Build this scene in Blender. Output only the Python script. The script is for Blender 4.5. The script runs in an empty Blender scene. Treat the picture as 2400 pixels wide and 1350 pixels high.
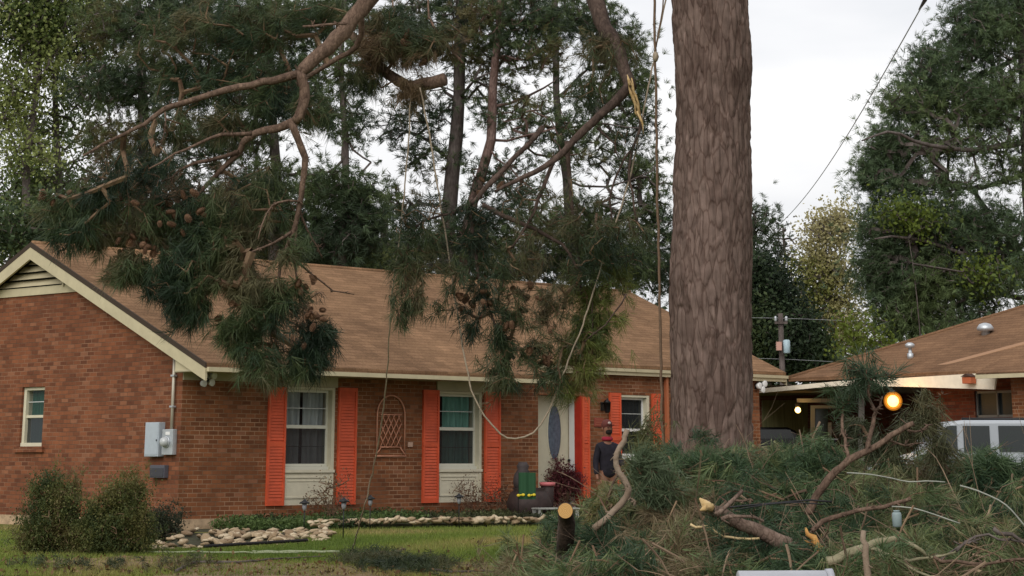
import bpy, math, random
import numpy as np
from mathutils import Vector, Matrix, noise
random.seed(7); RNG = np.random.default_rng(11)
SC = bpy.context.scene; COL = SC.collection
R = math.radians
# ------------------------------------------------------------------ camera (eye 1.7 m above the street, long lens, cropped frame)
EYE = 1.7; PITCH = R(16.5); FPX = 5168.0; YP = 1080 - FPX*math.tan(PITCH)
cd = bpy.data.cameras.new('camera'); cam = bpy.data.objects.new('camera', cd); COL.objects.link(cam)
cam.location = (0, 0, EYE); cam.rotation_euler = (R(90)+PITCH, 0, 0)
cd.sensor_width = 36; cd.lens = 36*FPX/2400; cd.shift_y = (YP-675)/2400
cd.clip_start = 0.1; cd.clip_end = 3000
SC.camera = cam
# ------------------------------------------------------------------ world: overcast sky
w = bpy.data.worlds.new('World'); SC.world = w; w.use_nodes = True
nt = w.node_tree; nt.nodes.clear()
sky = nt.nodes.new('ShaderNodeTexSky'); sky.sky_type = 'NISHITA'; sky.sun_disc = False
sky.sun_elevation = R(38); sky.sun_rotation = R(200); sky.dust_density = 4; sky.air_density = 1.2
tc = nt.nodes.new('ShaderNodeTexCoord')
mp = nt.nodes.new('ShaderNodeMapping'); mp.inputs['Scale'].default_value = (1.2, 1.2, 5.0)
nz = nt.nodes.new('ShaderNodeTexNoise'); nz.inputs['Scale'].default_value = 2.2; nz.inputs['Detail'].default_value = 5; nz.inputs['Roughness'].default_value = .55
cr = nt.nodes.new('ShaderNodeValToRGB')
cr.color_ramp.elements[0].position = .30; cr.color_ramp.elements[0].color = (5.5, 5.6, 5.9, 1)
cr.color_ramp.elements[1].position = .62; cr.color_ramp.elements[1].color = (8.0, 7.85, 7.8, 1)
mx = nt.nodes.new('ShaderNodeMixRGB'); mx.inputs[0].default_value = .90
bg = nt.nodes.new('ShaderNodeBackground'); bg.inputs[1].default_value = .1
out = nt.nodes.new('ShaderNodeOutputWorld')
L = nt.links.new
L(tc.outputs['Generated'], mp.inputs[0]); L(mp.outputs[0], nz.inputs['Vector']); L(nz.outputs[0], cr.inputs[0])
# the cloud deck is thin and bright towards the evening side (ahead), heavier overhead and behind
sx = nt.nodes.new('ShaderNodeSeparateXYZ'); rg = nt.nodes.new('ShaderNodeMapRange'); rg.inputs[1].default_value = .1; rg.inputs[2].default_value = .95
rg.inputs[3].default_value = .72; rg.inputs[4].default_value = 1.0; rg.interpolation_type = 'SMOOTHSTEP'
ml = nt.nodes.new('ShaderNodeMixRGB'); ml.blend_type = 'MULTIPLY'; ml.inputs[0].default_value = 1
L(tc.outputs['Generated'], sx.inputs[0]); L(sx.outputs['Y'], rg.inputs[0]); L(rg.outputs[0], ml.inputs[2]); L(mx.outputs[0], ml.inputs[1])
L(sky.outputs[0], mx.inputs[1]); L(cr.outputs[0], mx.inputs[2]); L(ml.outputs[0], bg.inputs[0]); L(bg.outputs[0], out.inputs[0])
sd = bpy.data.lights.new('sun', 'SUN'); sd.energy = 1.5; sd.angle = R(60); sd.color = (1, .97, .92)
sun = bpy.data.objects.new('sun', sd); COL.objects.link(sun); sun.location = (-10, -10, 40)
_d = Vector((math.sin(R(200))*math.cos(R(38)), math.cos(R(200))*math.cos(R(38)), math.sin(R(38))))
sun.rotation_euler = _d.to_track_quat('Z', 'Y').to_euler()
SC.view_settings.view_transform = 'Standard'; SC.view_settings.look = 'None'
SC.view_settings.exposure = .54; SC.view_settings.gamma = 1; SC.view_settings.use_curve_mapping = False
SC.cycles.max_bounces = 5; SC.cycles.diffuse_bounces = 2; SC.cycles.transparent_max_bounces = 6
SC.cycles.caustics_reflective = False; SC.cycles.caustics_refractive = False
# ------------------------------------------------------------------ placing helpers
_cp, _sp = math.cos(PITCH), math.sin(PITCH)
def ray(px, py):
    u = (px-1200)/FPX; v = (py-YP)/FPX
    return Vector((u, _cp+v*_sp, _sp-v*_cp))
def P(px, py, d):                       # world point seen at (px,py) at forward distance d
    r = ray(px, py); r = r*(d/r.y); return Vector((r.x, r.y, r.z+EYE))
def ground_z(x, y):
    if y < 12: z = 0
    elif y < 36: z = .56*(y-12)/24
    else: z = .56
    return z
def G(px, py):                          # ground point under a pixel
    r = ray(px, py); z = .5
    for _ in range(30):
        y = (z-EYE)/r.z*r.y; z = ground_z(0, y)
    return Vector((r.x/r.y*y, y, z))
CA, SA = math.cos(R(46.6)), math.sin(R(46.6))
C0 = P(415, 1210, 40.0); C0.z = .56      # front left corner of the brick house
def ray_local(px, py):
    r = ray(px, py)
    o = Vector((-C0.x, -C0.y, EYE-C0.z))
    f = lambda q: Vector((q.x*CA+q.y*SA, -q.x*SA+q.y*CA, q.z))
    return f(o), f(r)
def FL(px, py, Y=0.0):                  # local point on a plane parallel to the front wall
    o, r = ray_local(px, py); t = (Y-o.y)/r.y; q = o+r*t; return q.x, q.z
def GL(px, py, X=0.0):                  # local point on a plane parallel to the gable wall
    o, r = ray_local(px, py); t = (X-o.x)/r.x; q = o+r*t; return q.y, q.z
def WL(p): return Vector(((p.x-C0.x)*CA+(p.y-C0.y)*SA, -(p.x-C0.x)*SA+(p.y-C0.y)*CA, p.z-C0.z))
def LW(x, y, z): return Vector((C0.x+x*CA-y*SA, C0.y+x*SA+y*CA, C0.z+z))
# ------------------------------------------------------------------ tagging
def tag(o, label=None, cat=None, group=None, kind=None):
    if label: o['label'] = label
    if cat: o['category'] = cat
    if group: o['group'] = group
    if kind: o['kind'] = kind
    return o
def thing(name, label, cat, loc=(0, 0, 0), rz=0, group=None):
    o = bpy.data.objects.new(name, None); COL.objects.link(o); o.empty_display_size = .2
    o.location = loc; o.rotation_euler = (0, 0, rz)
    return tag(o, label, cat, group)
# ------------------------------------------------------------------ mesh building
class MB:
    def __init__(s): s.v = []; s.f = []; s.sm = []
    def add(s, vs, fs, smooth=False):
        n = len(s.v); s.v += [tuple(p) for p in vs]; s.f += [tuple(i+n for i in f) for f in fs]; s.sm += [smooth]*len(fs); return s
    def box(s, x0, x1, y0, y1, z0, z1):
        x0, x1 = min(x0, x1), max(x0, x1); y0, y1 = min(y0, y1), max(y0, y1); z0, z1 = min(z0, z1), max(z0, z1)
        return s.add([(x0,y0,z0),(x1,y0,z0),(x1,y1,z0),(x0,y1,z0),(x0,y0,z1),(x1,y0,z1),(x1,y1,z1),(x0,y1,z1)],
              [(0,3,2,1),(4,5,6,7),(0,1,5,4),(1,2,6,5),(2,3,7,6),(3,0,4,7)])
    def quad(s, a, b, c, d): return s.add([a, b, c, d], [(0, 1, 2, 3)])
    def prism(s, poly, off):            # polygon extruded by vector off
        n = len(poly); off = Vector(off); a = [Vector(p) for p in poly]; b = [p+off for p in a]
        return s.add(a+b, [tuple(range(n-1, -1, -1)), tuple(range(n, 2*n))]+[(i, (i+1) % n, n+(i+1) % n, n+i) for i in range(n)])
    def tube(s, pts, rad, n=8, cap=True, bump=0, seed=0):
        pts = [Vector(p) for p in pts]; m = len(pts)
        if not hasattr(rad, '__len__'): rad = [rad]*m
        rs = random.Random(seed); ref = Vector((.13, .31, 1)); vs = []
        for i, p in enumerate(pts):
            t = (pts[min(i+1, m-1)]-pts[max(i-1, 0)])
            if t.length < 1e-9: t = Vector((0, 0, 1))
            t.normalize()
            if i == 0:
                if abs(t.dot(ref.normalized())) > .95: ref = Vector((1, .2, .1))
                u = t.cross(ref).normalized()
            else: u = (u-t*u.dot(t)).normalized()
            v = t.cross(u)
            for k in range(n):
                a = 2*math.pi*k/n; r = rad[i]*(1+bump*rs.uniform(-1, 1)); vs.append(p+u*math.cos(a)*r+v*math.sin(a)*r)
        fs = [(i*n+k, i*n+(k+1) % n, (i+1)*n+(k+1) % n, (i+1)*n+k) for i in range(m-1) for k in range(n)]
        if cap: fs += [tuple(range(n-1, -1, -1)), tuple((m-1)*n+k for k in range(n))]
        return s.add(vs, fs, True)
    def lathe(s, c, prof, n=16, axis='z'):   # prof: list of (r, h)
        c = Vector(c); vs = []
        for r, h in prof:
            for k in range(n):
                a = 2*math.pi*k/n; q = (r*math.cos(a), r*math.sin(a), h)
                if axis == 'x': q = (q[2], q[0], q[1])
                if axis == 'y': q = (q[0], q[2], q[1])
                vs.append(c+Vector(q))
        m = len(prof)
        return s.add(vs, [(i*n+k, i*n+(k+1) % n, (i+1)*n+(k+1) % n, (i+1)*n+k) for i in range(m-1) for k in range(n)]+[tuple(range(n-1, -1, -1)), tuple((m-1)*n+k for k in range(n))], True)
    def ball(s, c, r, n=12, m=8, bump=0, seed=0):
        rs = random.Random(seed)
        if not hasattr(r, '__len__'): r = (r, r, r)
        vs = [(c[0], c[1], c[2]-r[2])]
        for i in range(1, m):
            ph = math.pi*i/m-math.pi/2
            for k in range(n):
                a = 2*math.pi*k/n; q = 1+bump*rs.uniform(-1, 1)
                vs.append((c[0]+r[0]*math.cos(ph)*math.cos(a)*q, c[1]+r[1]*math.cos(ph)*math.sin(a)*q, c[2]+r[2]*math.sin(ph)*q))
        vs.append((c[0], c[1], c[2]+r[2])); T = len(vs)-1
        fs = [(0, 1+(k+1) % n, 1+k) for k in range(n)]
        fs += [(1+i*n+k, 1+i*n+(k+1) % n, 1+(i+1)*n+(k+1) % n, 1+(i+1)*n+k) for i in range(m-2) for k in range(n)]
        fs += [(T, 1+(m-2)*n+k, 1+(m-2)*n+(k+1) % n) for k in range(n)]
        return s.add(vs, fs, True)
    def build(s, name, mat, parent=None, loc=None, base=None, bevel=0):
        me = bpy.data.meshes.new(name)
        vs = s.v
        if base is not None: vs = [(a-base[0], b-base[1], c-base[2]) for a, b, c in vs]
        me.from_pydata(vs, [], s.f); me.materials.append(mat)
        me.polygons.foreach_set('use_smooth', s.sm); me.update()
        o = bpy.data.objects.new(name, me); COL.objects.link(o)
        if loc is not None: o.location = loc
        if parent: o.parent = parent
        if bevel:
            b = o.modifiers.new('bevel', 'BEVEL'); b.width = bevel; b.segments = 2; b.limit_method = 'ANGLE'
        return o
def tri_mesh(name, V, mat, parent=None, base=(0, 0, 0), col=None, k=3):
    """V: (N*k,3) loose faces of k verts each; col: (N*k,3) colour per point."""
    V = np.asarray(V, dtype=np.float32)-np.array(base, dtype=np.float32); n = len(V)//k
    me = bpy.data.meshes.new(name); me.vertices.add(len(V)); me.vertices.foreach_set('co', V.ravel())
    me.loops.add(n*k); me.loops.foreach_set('vertex_index', np.arange(n*k, dtype=np.int32))
    me.polygons.add(n); me.polygons.foreach_set('loop_start', np.arange(0, n*k, k, dtype=np.int32))
    me.materials.append(mat)
    if col is not None:
        a = me.color_attributes.new('tint', 'FLOAT_COLOR', 'POINT')
        c = np.ones((len(V), 4), dtype=np.float32); c[:, :3] = col; a.data.foreach_set('color', c.ravel())
    me.update(calc_edges=True)
    o = bpy.data.objects.new(name, me); COL.objects.link(o)
    if parent: o.parent = parent
    return o
# ------------------------------------------------------------------ materials
_mats = {}
def mat(name, col, rough=.7, metal=0, var=0, scale=8, bump=0, bscale=40, spec=.3, col2=None, stretch=None, emit=None, estr=0, alpha=1):
    if name in _mats: return _mats[name]
    m = bpy.data.materials.new(name); m.use_nodes = True; t = m.node_tree; b = t.nodes['Principled BSDF']
    b.inputs['Base Color'].default_value = (*col, 1); b.inputs['Roughness'].default_value = rough; b.inputs['Metallic'].default_value = metal
    b.inputs['Specular IOR Level'].default_value = spec; b.inputs['Alpha'].default_value = alpha
    if emit: b.inputs['Emission Color'].default_value = (*emit, 1); b.inputs['Emission Strength'].default_value = estr
    if var or col2 or bump:
        tc = t.nodes.new('ShaderNodeTexCoord'); mp = t.nodes.new('ShaderNodeMapping')
        if stretch: mp.inputs['Scale'].default_value = stretch
        t.links.new(tc.outputs['Object'], mp.inputs[0])
    if var or col2:
        n = t.nodes.new('ShaderNodeTexNoise'); n.inputs['Scale'].default_value = scale; n.inputs['Detail'].default_value = 6; n.inputs['Roughness'].default_value = .65
        t.links.new(mp.outputs[0], n.inputs['Vector'])
        r = t.nodes.new('ShaderNodeValToRGB'); r.color_ramp.elements[0].position = .35; r.color_ramp.elements[1].position = .65
        c2 = col2 if col2 else tuple(min(1, c*(1+var)) for c in col); c1 = col if col2 else tuple(c*(1-var) for c in col)
        r.color_ramp.elements[0].color = (*c1, 1); r.color_ramp.elements[1].color = (*c2, 1)
        t.links.new(n.outputs[0], r.inputs[0]); t.links.new(r.outputs[0], b.inputs['Base Color'])
    if bump:
        n2 = t.nodes.new('ShaderNodeTexNoise'); n2.inputs['Scale'].default_value = bscale; n2.inputs['Detail'].default_value = 4
        t.links.new(mp.outputs[0], n2.inputs['Vector']); bb = t.nodes.new('ShaderNodeBump'); bb.inputs['Strength'].default_value = bump; bb.inputs['Distance'].default_value = .02
        t.links.new(n2.outputs[0], bb.inputs['Height']); t.links.new(bb.outputs[0], b.inputs['Normal'])
    _mats[name] = m; return m
def brick_mat(name, axis, c1, c2, mortar, rare=(.42, .24, .17), mult=1.0):
    m = bpy.data.materials.new(name); m.use_nodes = True; t = m.node_tree; b = t.nodes['Principled BSDF']; N = t.nodes.new; K = t.links.new
    tc = N('ShaderNodeTexCoord'); sx = N('ShaderNodeSeparateXYZ'); cx = N('ShaderNodeCombineXYZ')
    K(tc.outputs['Object'], sx.inputs[0]); K(sx.outputs[axis], cx.inputs[0]); K(sx.outputs['Z'], cx.inputs[1])
    br = N('ShaderNodeTexBrick'); br.inputs['Scale'].default_value = 1; br.inputs['Brick Width'].default_value = .21; br.inputs['Row Height'].default_value = .075
    br.inputs['Mortar Size'].default_value = .007; br.inputs['Mortar Smooth'].default_value = .3; br.inputs['Bias'].default_value = 0
    br.inputs['Color1'].default_value = (0, 0, 0, 1); br.inputs['Color2'].default_value = (1, 1, 1, 1); br.inputs['Mortar'].default_value = (.5, .5, .5, 1)
    K(cx.outputs[0], br.inputs['Vector'])
    rp = N('ShaderNodeValToRGB'); e = rp.color_ramp.elements
    e[0].position = 0; e[0].color = (*c1, 1); e[1].position = .9; e[1].color = (*c2, 1)
    q = rp.color_ramp.elements.new(.22); q.color = (*[ (a*.75+b_*.25) for a, b_ in zip(c1, c2)], 1)
    q = rp.color_ramp.elements.new(.955); q.color = (*rare, 1)
    K(br.outputs['Color'], rp.inputs[0])
    nz = N('ShaderNodeTexNoise'); nz.inputs['Scale'].default_value = .9; nz.inputs['Detail'].default_value = 5; K(tc.outputs['Object'], nz.inputs['Vector'])
    n3 = N('ShaderNodeTexNoise'); n3.inputs['Scale'].default_value = 9; n3.inputs['Detail'].default_value = 3; K(tc.outputs['Object'], n3.inputs['Vector'])
    ml = N('ShaderNodeMixRGB'); ml.blend_type = 'MULTIPLY'; ml.inputs[0].default_value = .8
    rr = N('ShaderNodeValToRGB'); rr.color_ramp.elements[0].position = .3; rr.color_ramp.elements[0].color = (.62*mult, .62*mult, .66*mult, 1); rr.color_ramp.elements[1].position = .7; rr.color_ramp.elements[1].color = (1.15*mult, 1.05*mult, .98*mult, 1)
    ad = N('ShaderNodeMath'); ad.operation = 'ADD'; ml2 = N('ShaderNodeMath'); ml2.operation = 'MULTIPLY'; ml2.inputs[1].default_value = .5
    K(nz.outputs[0], ad.inputs[0]); K(n3.outputs[0], ad.inputs[1]); K(ad.outputs[0], ml2.inputs[0]); K(ml2.outputs[0], rr.inputs[0])
    K(rp.outputs[0], ml.inputs[1]); K(rr.outputs[0], ml.inputs[2])
    mm = N('ShaderNodeMixRGB'); K(br.outputs['Fac'], mm.inputs[0]); K(ml.outputs[0], mm.inputs[1])
    mn = N('ShaderNodeTexNoise'); mn.inputs['Scale'].default_value = 1.6; mn.inputs['Detail'].default_value = 4; K(tc.outputs['Object'], mn.inputs['Vector'])
    mr = N('ShaderNodeValToRGB'); mr.color_ramp.elements[0].position = .42; mr.color_ramp.elements[0].color = (*[x*.45 for x in mortar], 1); mr.color_ramp.elements[1].position = .62; mr.color_ramp.elements[1].color = (*mortar, 1)
    K(mn.outputs[0], mr.inputs[0]); K(mr.outputs[0], mm.inputs[2])
    K(mm.outputs[0], b.inputs['Base Color']); b.inputs['Roughness'].default_value = .85; b.inputs['Specular IOR Level'].default_value = .2
    bp = N('ShaderNodeBump'); bp.inputs['Strength'].default_value = .5; bp.inputs['Distance'].default_value = .01; bp.invert = True
    K(br.outputs['Fac'], bp.inputs['Height']); K(bp.outputs[0], b.inputs['Normal'])
    return m
def leaf_mat(name, rough=.6, transl=.25):
    m = bpy.data.materials.new(name); m.use_nodes = True; t = m.node_tree; b = t.nodes['Principled BSDF']; N = t.nodes.new; K = t.links.new
    a = N('ShaderNodeVertexColor'); a.layer_name = 'tint'
    b.inputs['Roughness'].default_value = rough; b.inputs['Specular IOR Level'].default_value = .25
    K(a.outputs[0], b.inputs['Base Color'])
    if transl:
        tr = N('ShaderNodeBsdfTranslucent'); K(a.outputs[0], tr.inputs[0]); mx = N('ShaderNodeMixShader'); mx.inputs[0].default_value = transl
        K(b.outputs[0], mx.inputs[1]); K(tr.outputs[0], mx.inputs[2]); K(mx.outputs[0], t.nodes['Material Output'].inputs[0])
    return m
M_NEEDLE = leaf_mat('pine_needles', .5, .2); M_LEAF = leaf_mat('leaves', .6, .3); M_STEMC = leaf_mat('twig_bark', .9, 0)
M_CREAM = mat('cream_paint', (.50, .44, .29), .6, var=.08, scale=3)
M_CREAM2 = mat('pale_trim_paint', (.60, .56, .42), .55, var=.06, scale=3)
M_SOFFIT = mat('soffit_paint', (.42, .38, .27), .8, var=.08, scale=2)
M_ORANGE = mat('orange_red_paint', (.62, .095, .036), .6, var=.16, scale=2.5, spec=.4)
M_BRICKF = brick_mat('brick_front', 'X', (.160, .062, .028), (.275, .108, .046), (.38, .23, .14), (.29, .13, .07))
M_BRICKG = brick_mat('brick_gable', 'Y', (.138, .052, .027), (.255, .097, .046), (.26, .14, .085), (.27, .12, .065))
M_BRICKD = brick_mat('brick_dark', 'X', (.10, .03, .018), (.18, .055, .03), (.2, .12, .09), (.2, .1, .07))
M_SLAB = mat('concrete_footing', (.42, .30, .19), .9, var=.3, scale=5, bump=.3)
M_CONC = mat('concrete', (.32, .30, .27), .9, var=.2, scale=2, bump=.2)
M_METAL = mat('galvanised', (.52, .55, .58), .45, .6, var=.1, scale=4)
M_BOXGREY = mat('grey_box_paint', (.40, .45, .50), .5, var=.05)
M_BOXDARK = mat('dark_grey_box', (.09, .09, .11), .5)
M_BLACK = mat('black_metal', (.012, .012, .013), .45)
M_WHITE = mat('white_plastic', (.75, .75, .74), .4)
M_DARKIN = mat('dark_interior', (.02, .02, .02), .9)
# ------------------------------------------------------------------ glass / curtains / roof
def glass_mat(name, col, alpha=.45):
    m = mat(name, col, .06, spec=.6, alpha=alpha); return m
M_GLASS = glass_mat('window_glass', (.015, .018, .024), .32)
M_GLASSD = glass_mat('window_glass_dark', (.022, .028, .034), .72)
M_GLASSM = mat('matt_screened_glass', (.018, .022, .024), .5, spec=.1, alpha=.7)
def curtain_mat(name, c):
    return mat(name, c, .9, var=.25, scale=6, stretch=(3, 3, .3))
def shingle_mat(name, c1, c2, axis='X'):
    m = bpy.data.materials.new(name); m.use_nodes = True; t = m.node_tree; b = t.nodes['Principled BSDF']; N = t.nodes.new; K = t.links.new
    tc = N('ShaderNodeTexCoord'); sx = N('ShaderNodeSeparateXYZ'); cx = N('ShaderNodeCombineXYZ')
    K(tc.outputs['Object'], sx.inputs[0]); K(sx.outputs[axis], cx.inputs[0]); K(sx.outputs['Z'], cx.inputs[1])
    br = N('ShaderNodeTexBrick'); br.inputs['Scale'].default_value = 1; br.inputs['Brick Width'].default_value = .3; br.inputs['Row Height'].default_value = .062
    br.inputs['Mortar Size'].default_value = .004; br.inputs['Mortar Smooth'].default_value = 0; br.offset = .37; br.offset_frequency = 3
    br.inputs['Color1'].default_value = (*c1, 1); br.inputs['Color2'].default_value = (*c2, 1); br.inputs['Mortar'].default_value = (*[x*.72 for x in c1], 1)
    nn = N('ShaderNodeTexNoise'); nn.inputs['Scale'].default_value = 3; K(tc.outputs['Object'], nn.inputs['Vector'])
    va = N('ShaderNodeVectorMath'); va.operation = 'MULTIPLY_ADD'; va.inputs[1].default_value = (.03, .012, 0); K(nn.outputs['Color'], va.inputs[0]); K(cx.outputs[0], va.inputs[2])
    K(va.outputs[0], br.inputs['Vector'])
    nz = N('ShaderNodeTexNoise'); nz.inputs['Scale'].default_value = .5; nz.inputs['Detail'].default_value = 6; nz.inputs['Roughness'].default_value = .7; K(tc.outputs['Object'], nz.inputs['Vector'])
    rr = N('ShaderNodeValToRGB'); rr.color_ramp.elements[0].position = .35; rr.color_ramp.elements[0].color = (.70, .68, .68, 1); rr.color_ramp.elements[1].position = .68; rr.color_ramp.elements[1].color = (1.12, 1.1, 1.08, 1)
    K(nz.outputs[0], rr.inputs[0])
    n4 = N('ShaderNodeTexNoise'); n4.inputs['Scale'].default_value = 30; n4.inputs['Detail'].default_value = 3; K(tc.outputs['Object'], n4.inputs['Vector'])
    r4 = N('ShaderNodeValToRGB'); r4.color_ramp.elements[0].position = .3; r4.color_ramp.elements[0].color = (.75, .75, .75, 1); r4.color_ramp.elements[1].position = .7; r4.color_ramp.elements[1].color = (1.15, 1.15, 1.15, 1); K(n4.outputs[0], r4.inputs[0])
    ml = N('ShaderNodeMixRGB'); ml.blend_type = 'MULTIPLY'; ml.inputs[0].default_value = 1; K(br.outputs['Color'], ml.inputs[1]); K(rr.outputs[0], ml.inputs[2])
    m2 = N('ShaderNodeMixRGB'); m2.blend_type = 'MULTIPLY'; m2.inputs[0].default_value = 1; K(ml.outputs[0], m2.inputs[1]); K(r4.outputs[0], m2.inputs[2])
    K(m2.outputs[0], b.inputs['Base Color']); b.inputs['Roughness'].default_value = .95; b.inputs['Specular IOR Level'].default_value = .1
    return m
M_ROOF = shingle_mat('brown_shingles', (.205, .122, .068), (.285, .170, .097))
M_ROOF2 = shingle_mat('neighbour_shingles', (.20, .115, .066), (.25, .145, .083))

def wall_holes(mb, u0, u1, z0, z1, holes, fn, depth):
    """outer skin with holes and reveals; fn(u, z, inward) -> point"""
    us = sorted({u0, u1, *[h[0] for h in holes], *[h[1] for h in holes]}); zs = sorted({z0, z1, *[h[2] for h in holes], *[h[3] for h in holes]})
    for a, b in zip(us, us[1:]):
        for c, d in zip(zs, zs[1:]):
            m, n = (a+b)/2, (c+d)/2
            if any(h[0] < m < h[1] and h[2] < n < h[3] for h in holes): continue
            mb.quad(fn(a, c, 0), fn(b, c, 0), fn(b, d, 0), fn(a, d, 0))
    for a, b, c, d in holes:
        D = depth
        mb.quad(fn(a, c, 0), fn(a, d, 0), fn(a, d, D), fn(a, c, D)); mb.quad(fn(b, d, 0), fn(b, c, 0), fn(b, c, D), fn(b, d, D))
        mb.quad(fn(a, d, 0), fn(b, d, 0), fn(b, d, D), fn(a, d, D)); mb.quad(fn(b, c, 0), fn(a, c, 0), fn(a, c, D), fn(b, c, D))

HR = thing('brick_house', 'long single storey red brick house with orange shutters behind the lawn', 'house', C0, R(46.6))
# key local dimensions
_o, _r = 0, 0
OV = .9; GO = .2                                            # eave and gable overhangs
EX, EZT = FL(470, 849, -OV); _, EZB = FL(470, 872, -OV)     # eave top and fascia bottom heights
PIT = None
APY, APZ = GL(75, 568, -GO)                                 # ridge position and height
SL = (APZ-EZT)/(APY+OV)                                     # roof slope
BKY = APY*2+OV                                              # back eave
WB = .17                                                    # top of footing
XE, _ = FL(1780, 950, 0)                                    # right end of the front wall
RXE, _ = FL(1842, 872, -.15); RXR = FL(1476, 683, APY)[0]
XS, _ = FL(1300, 870, -OV)
YS = -OV+.75
zr = lambda y: EZT+SL*(y+OV)                                # top of the roof at local y (front slope)
WT = zr(0)-.12
# ---- openings
def rect(px0, px1, py0, py1, Y=0):
    a, z1 = FL(px0, py0, Y); b, z0 = FL(px1, py1, Y); _, z0b = FL(px0, py1, Y)
    return a, b, z0, z1
wa = FL(668, 908)[0], FL(787, 908)[0]; wb_ = FL(1027, 915)[0], FL(1130, 915)[0]
ZT = FL(700, 906)[1]; ZB = FL(668, 1185)[1]
wc = FL(1454, 925)[0], FL(1522, 925)[0]; ZTC = FL(1454, 925)[1]; ZBC = ZTC-1.35
dr = FL(1283, 1000)[0], FL(1361, 1000)[0]; ZTD = FL(1361, 928)[1]; ZBD = WB+.03
dr_l = dr[0]
front = MB()
fn = lambda u, z, d: (u, d, z)
wall_holes(front, 0, XE, WB, WT, [(wa[0], wa[1], ZB, ZT), (wb_[0], wb_[1], ZB, ZT), (wc[0], wc[1], ZBC, ZTC), (dr[0]-.28, dr[1], ZBD, ZTD)], fn, .36)
front.build('front_wall', M_BRICKF, HR)
gw = MB()
gy0, gzb = GL(48, 1048); gy1 = GL(103, 907)[0]; gzt = GL(48, 908)[1]; gzb = GL(60, 1047)[1]; gyL = GL(48, 980)[0]; gyR = GL(101, 980)[0]
gyR, gyL = min(gyL, gyR), max(gyL, gyR)
BW = BKY-OV
fg = lambda u, z, d: (d, u, z)
ZTri = zr(0)-.1
wall_holes(gw, 0, BW, WB, ZTri, [(gyR, gyL, gzb, gzt)], fg, .3)
VY, VZ = GL(190, 682)
VZ = GL(100, 688)[1]                                        # base height of the louvre triangle
half = lambda z: (APZ-.18-z)/SL
gw.add([(0, 0, ZTri), (0, BW, ZTri), (0, APY+half(VZ), VZ), (0, APY-half(VZ), VZ)], [(0, 1, 2, 3)])
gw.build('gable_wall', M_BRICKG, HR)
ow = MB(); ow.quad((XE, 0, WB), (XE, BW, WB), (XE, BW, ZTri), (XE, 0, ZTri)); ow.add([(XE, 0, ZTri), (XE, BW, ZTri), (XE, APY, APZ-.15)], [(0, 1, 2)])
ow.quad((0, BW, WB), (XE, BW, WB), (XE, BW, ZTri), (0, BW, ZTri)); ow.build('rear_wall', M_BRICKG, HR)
MB().box(-.012, XE+.012, -.012, BW, -.35, WB).build('footing', M_SLAB, HR)
sm = MB(); sm.box(dr[0]-.28, dr[1]+.3, -.9, -.02, -.3, WB-.02); sm.build('door_step', M_CONC, HR)
# louvred vent in the gable peak
lv = MB(); lv.box(-.03, 0-.003, APY-half(VZ)+.05, APY+half(VZ)-.05, VZ-.02, VZ+.13)
nl = 9
for i in range(nl):
    z = VZ+.15+i*.135; h = half(z+.10)
    if h < .06: break
    lv.add([(-.06, APY-h, z), (-.06, APY+h, z), (.05, APY+h, z+.115), (.05, APY-h, z+.115)], [(0, 1, 2, 3)])
lv.box(-.065, -.05, APY-.9, APY-.86, VZ+.1, VZ+.55)
lvo = lv.build('gable_vent', M_CREAM, HR)
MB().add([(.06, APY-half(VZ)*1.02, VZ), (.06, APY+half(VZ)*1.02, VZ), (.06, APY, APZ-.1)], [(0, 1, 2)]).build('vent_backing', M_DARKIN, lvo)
# ---- roof: front slope with the step, back slope
T = .09
def zs(y): return zr(y)
rf = MB()
def slab(poly, t=T):
    rf.prism(poly, (0, 0, -t))
A = (-GO, -OV, zs(-OV)); B = (XS, -OV, zs(-OV)); C = (XS, YS, zs(YS)); D = (RXE, YS, zs(YS)); E = (RXR, APY, APZ); F = (-GO, APY, APZ)
n0 = len(rf.v)
rf.prism([F, A, B, C, D, E], (0, 0, -T))
rf.prism([(-GO, APY+.003, APZ-.001), (RXR, APY+.003, APZ-.001), (RXE, BKY, EZT), (-GO, BKY, EZT)], (0, 0, -T))
# ridge cap
rf.tube([(-GO+.01, APY, APZ-.02), (RXR, APY, APZ-.02)], .06, 8)
roof = rf.build('roof', M_ROOF, HR)
# fascia boards under the eaves
fa = MB(); FH = EZT-T-EZB
fa.box(-GO-.0, XS, -OV-.02, -OV+.03, EZB+.02, EZT-T-.003); fa.box(-GO-.01, XS+.01, -OV-.075, -OV-.022, EZT-T-.06, EZT-T+.015)
fa.build('front_fascia', M_CREAM, HR)
fb = MB(); dz = zs(YS)-EZT
fb.box(XS+.055, RXE, YS-.02, YS+.03, EZB+dz-.05, EZT+dz-T-.003); fb.box(XS+.055, RXE+.01, YS-.06, YS-.022, EZT+dz-T-.05, EZT+dz-T+.015)
fb.build('stepped_fascia', M_CREAM, HR)
fc = MB(); fc.box(XS, XS+.05, -OV-.02, YS+.03, EZB+.02, EZT-T-.003)
fc.add([(XS+.05, -OV, EZT-T-.004), (XS+.05, YS, EZT-T-.004), (XS+.05, YS, zs(YS)-T-.002), (XS, -OV, EZT-T-.004), (XS, YS, EZT-T-.004), (XS, YS, zs(YS)-T-.002)], [(0, 1, 2), (5, 4, 3), (0, 2, 5, 3)])
fc.build('step_fascia', M_CREAM, HR)
so = MB(); so.box(-GO, XS, -OV+.03, -.003, EZB+.03, EZB+.05); so.box(XS, XE+.3, YS+.03, -.004, EZB+dz+.03, EZB+dz+.05)
so.build('soffit', M_SOFFIT, HR)
fz = MB(); fz.box(.003, wa[0]-.5, -.02, -.003, EZB-.10, EZB+.03)
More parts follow.
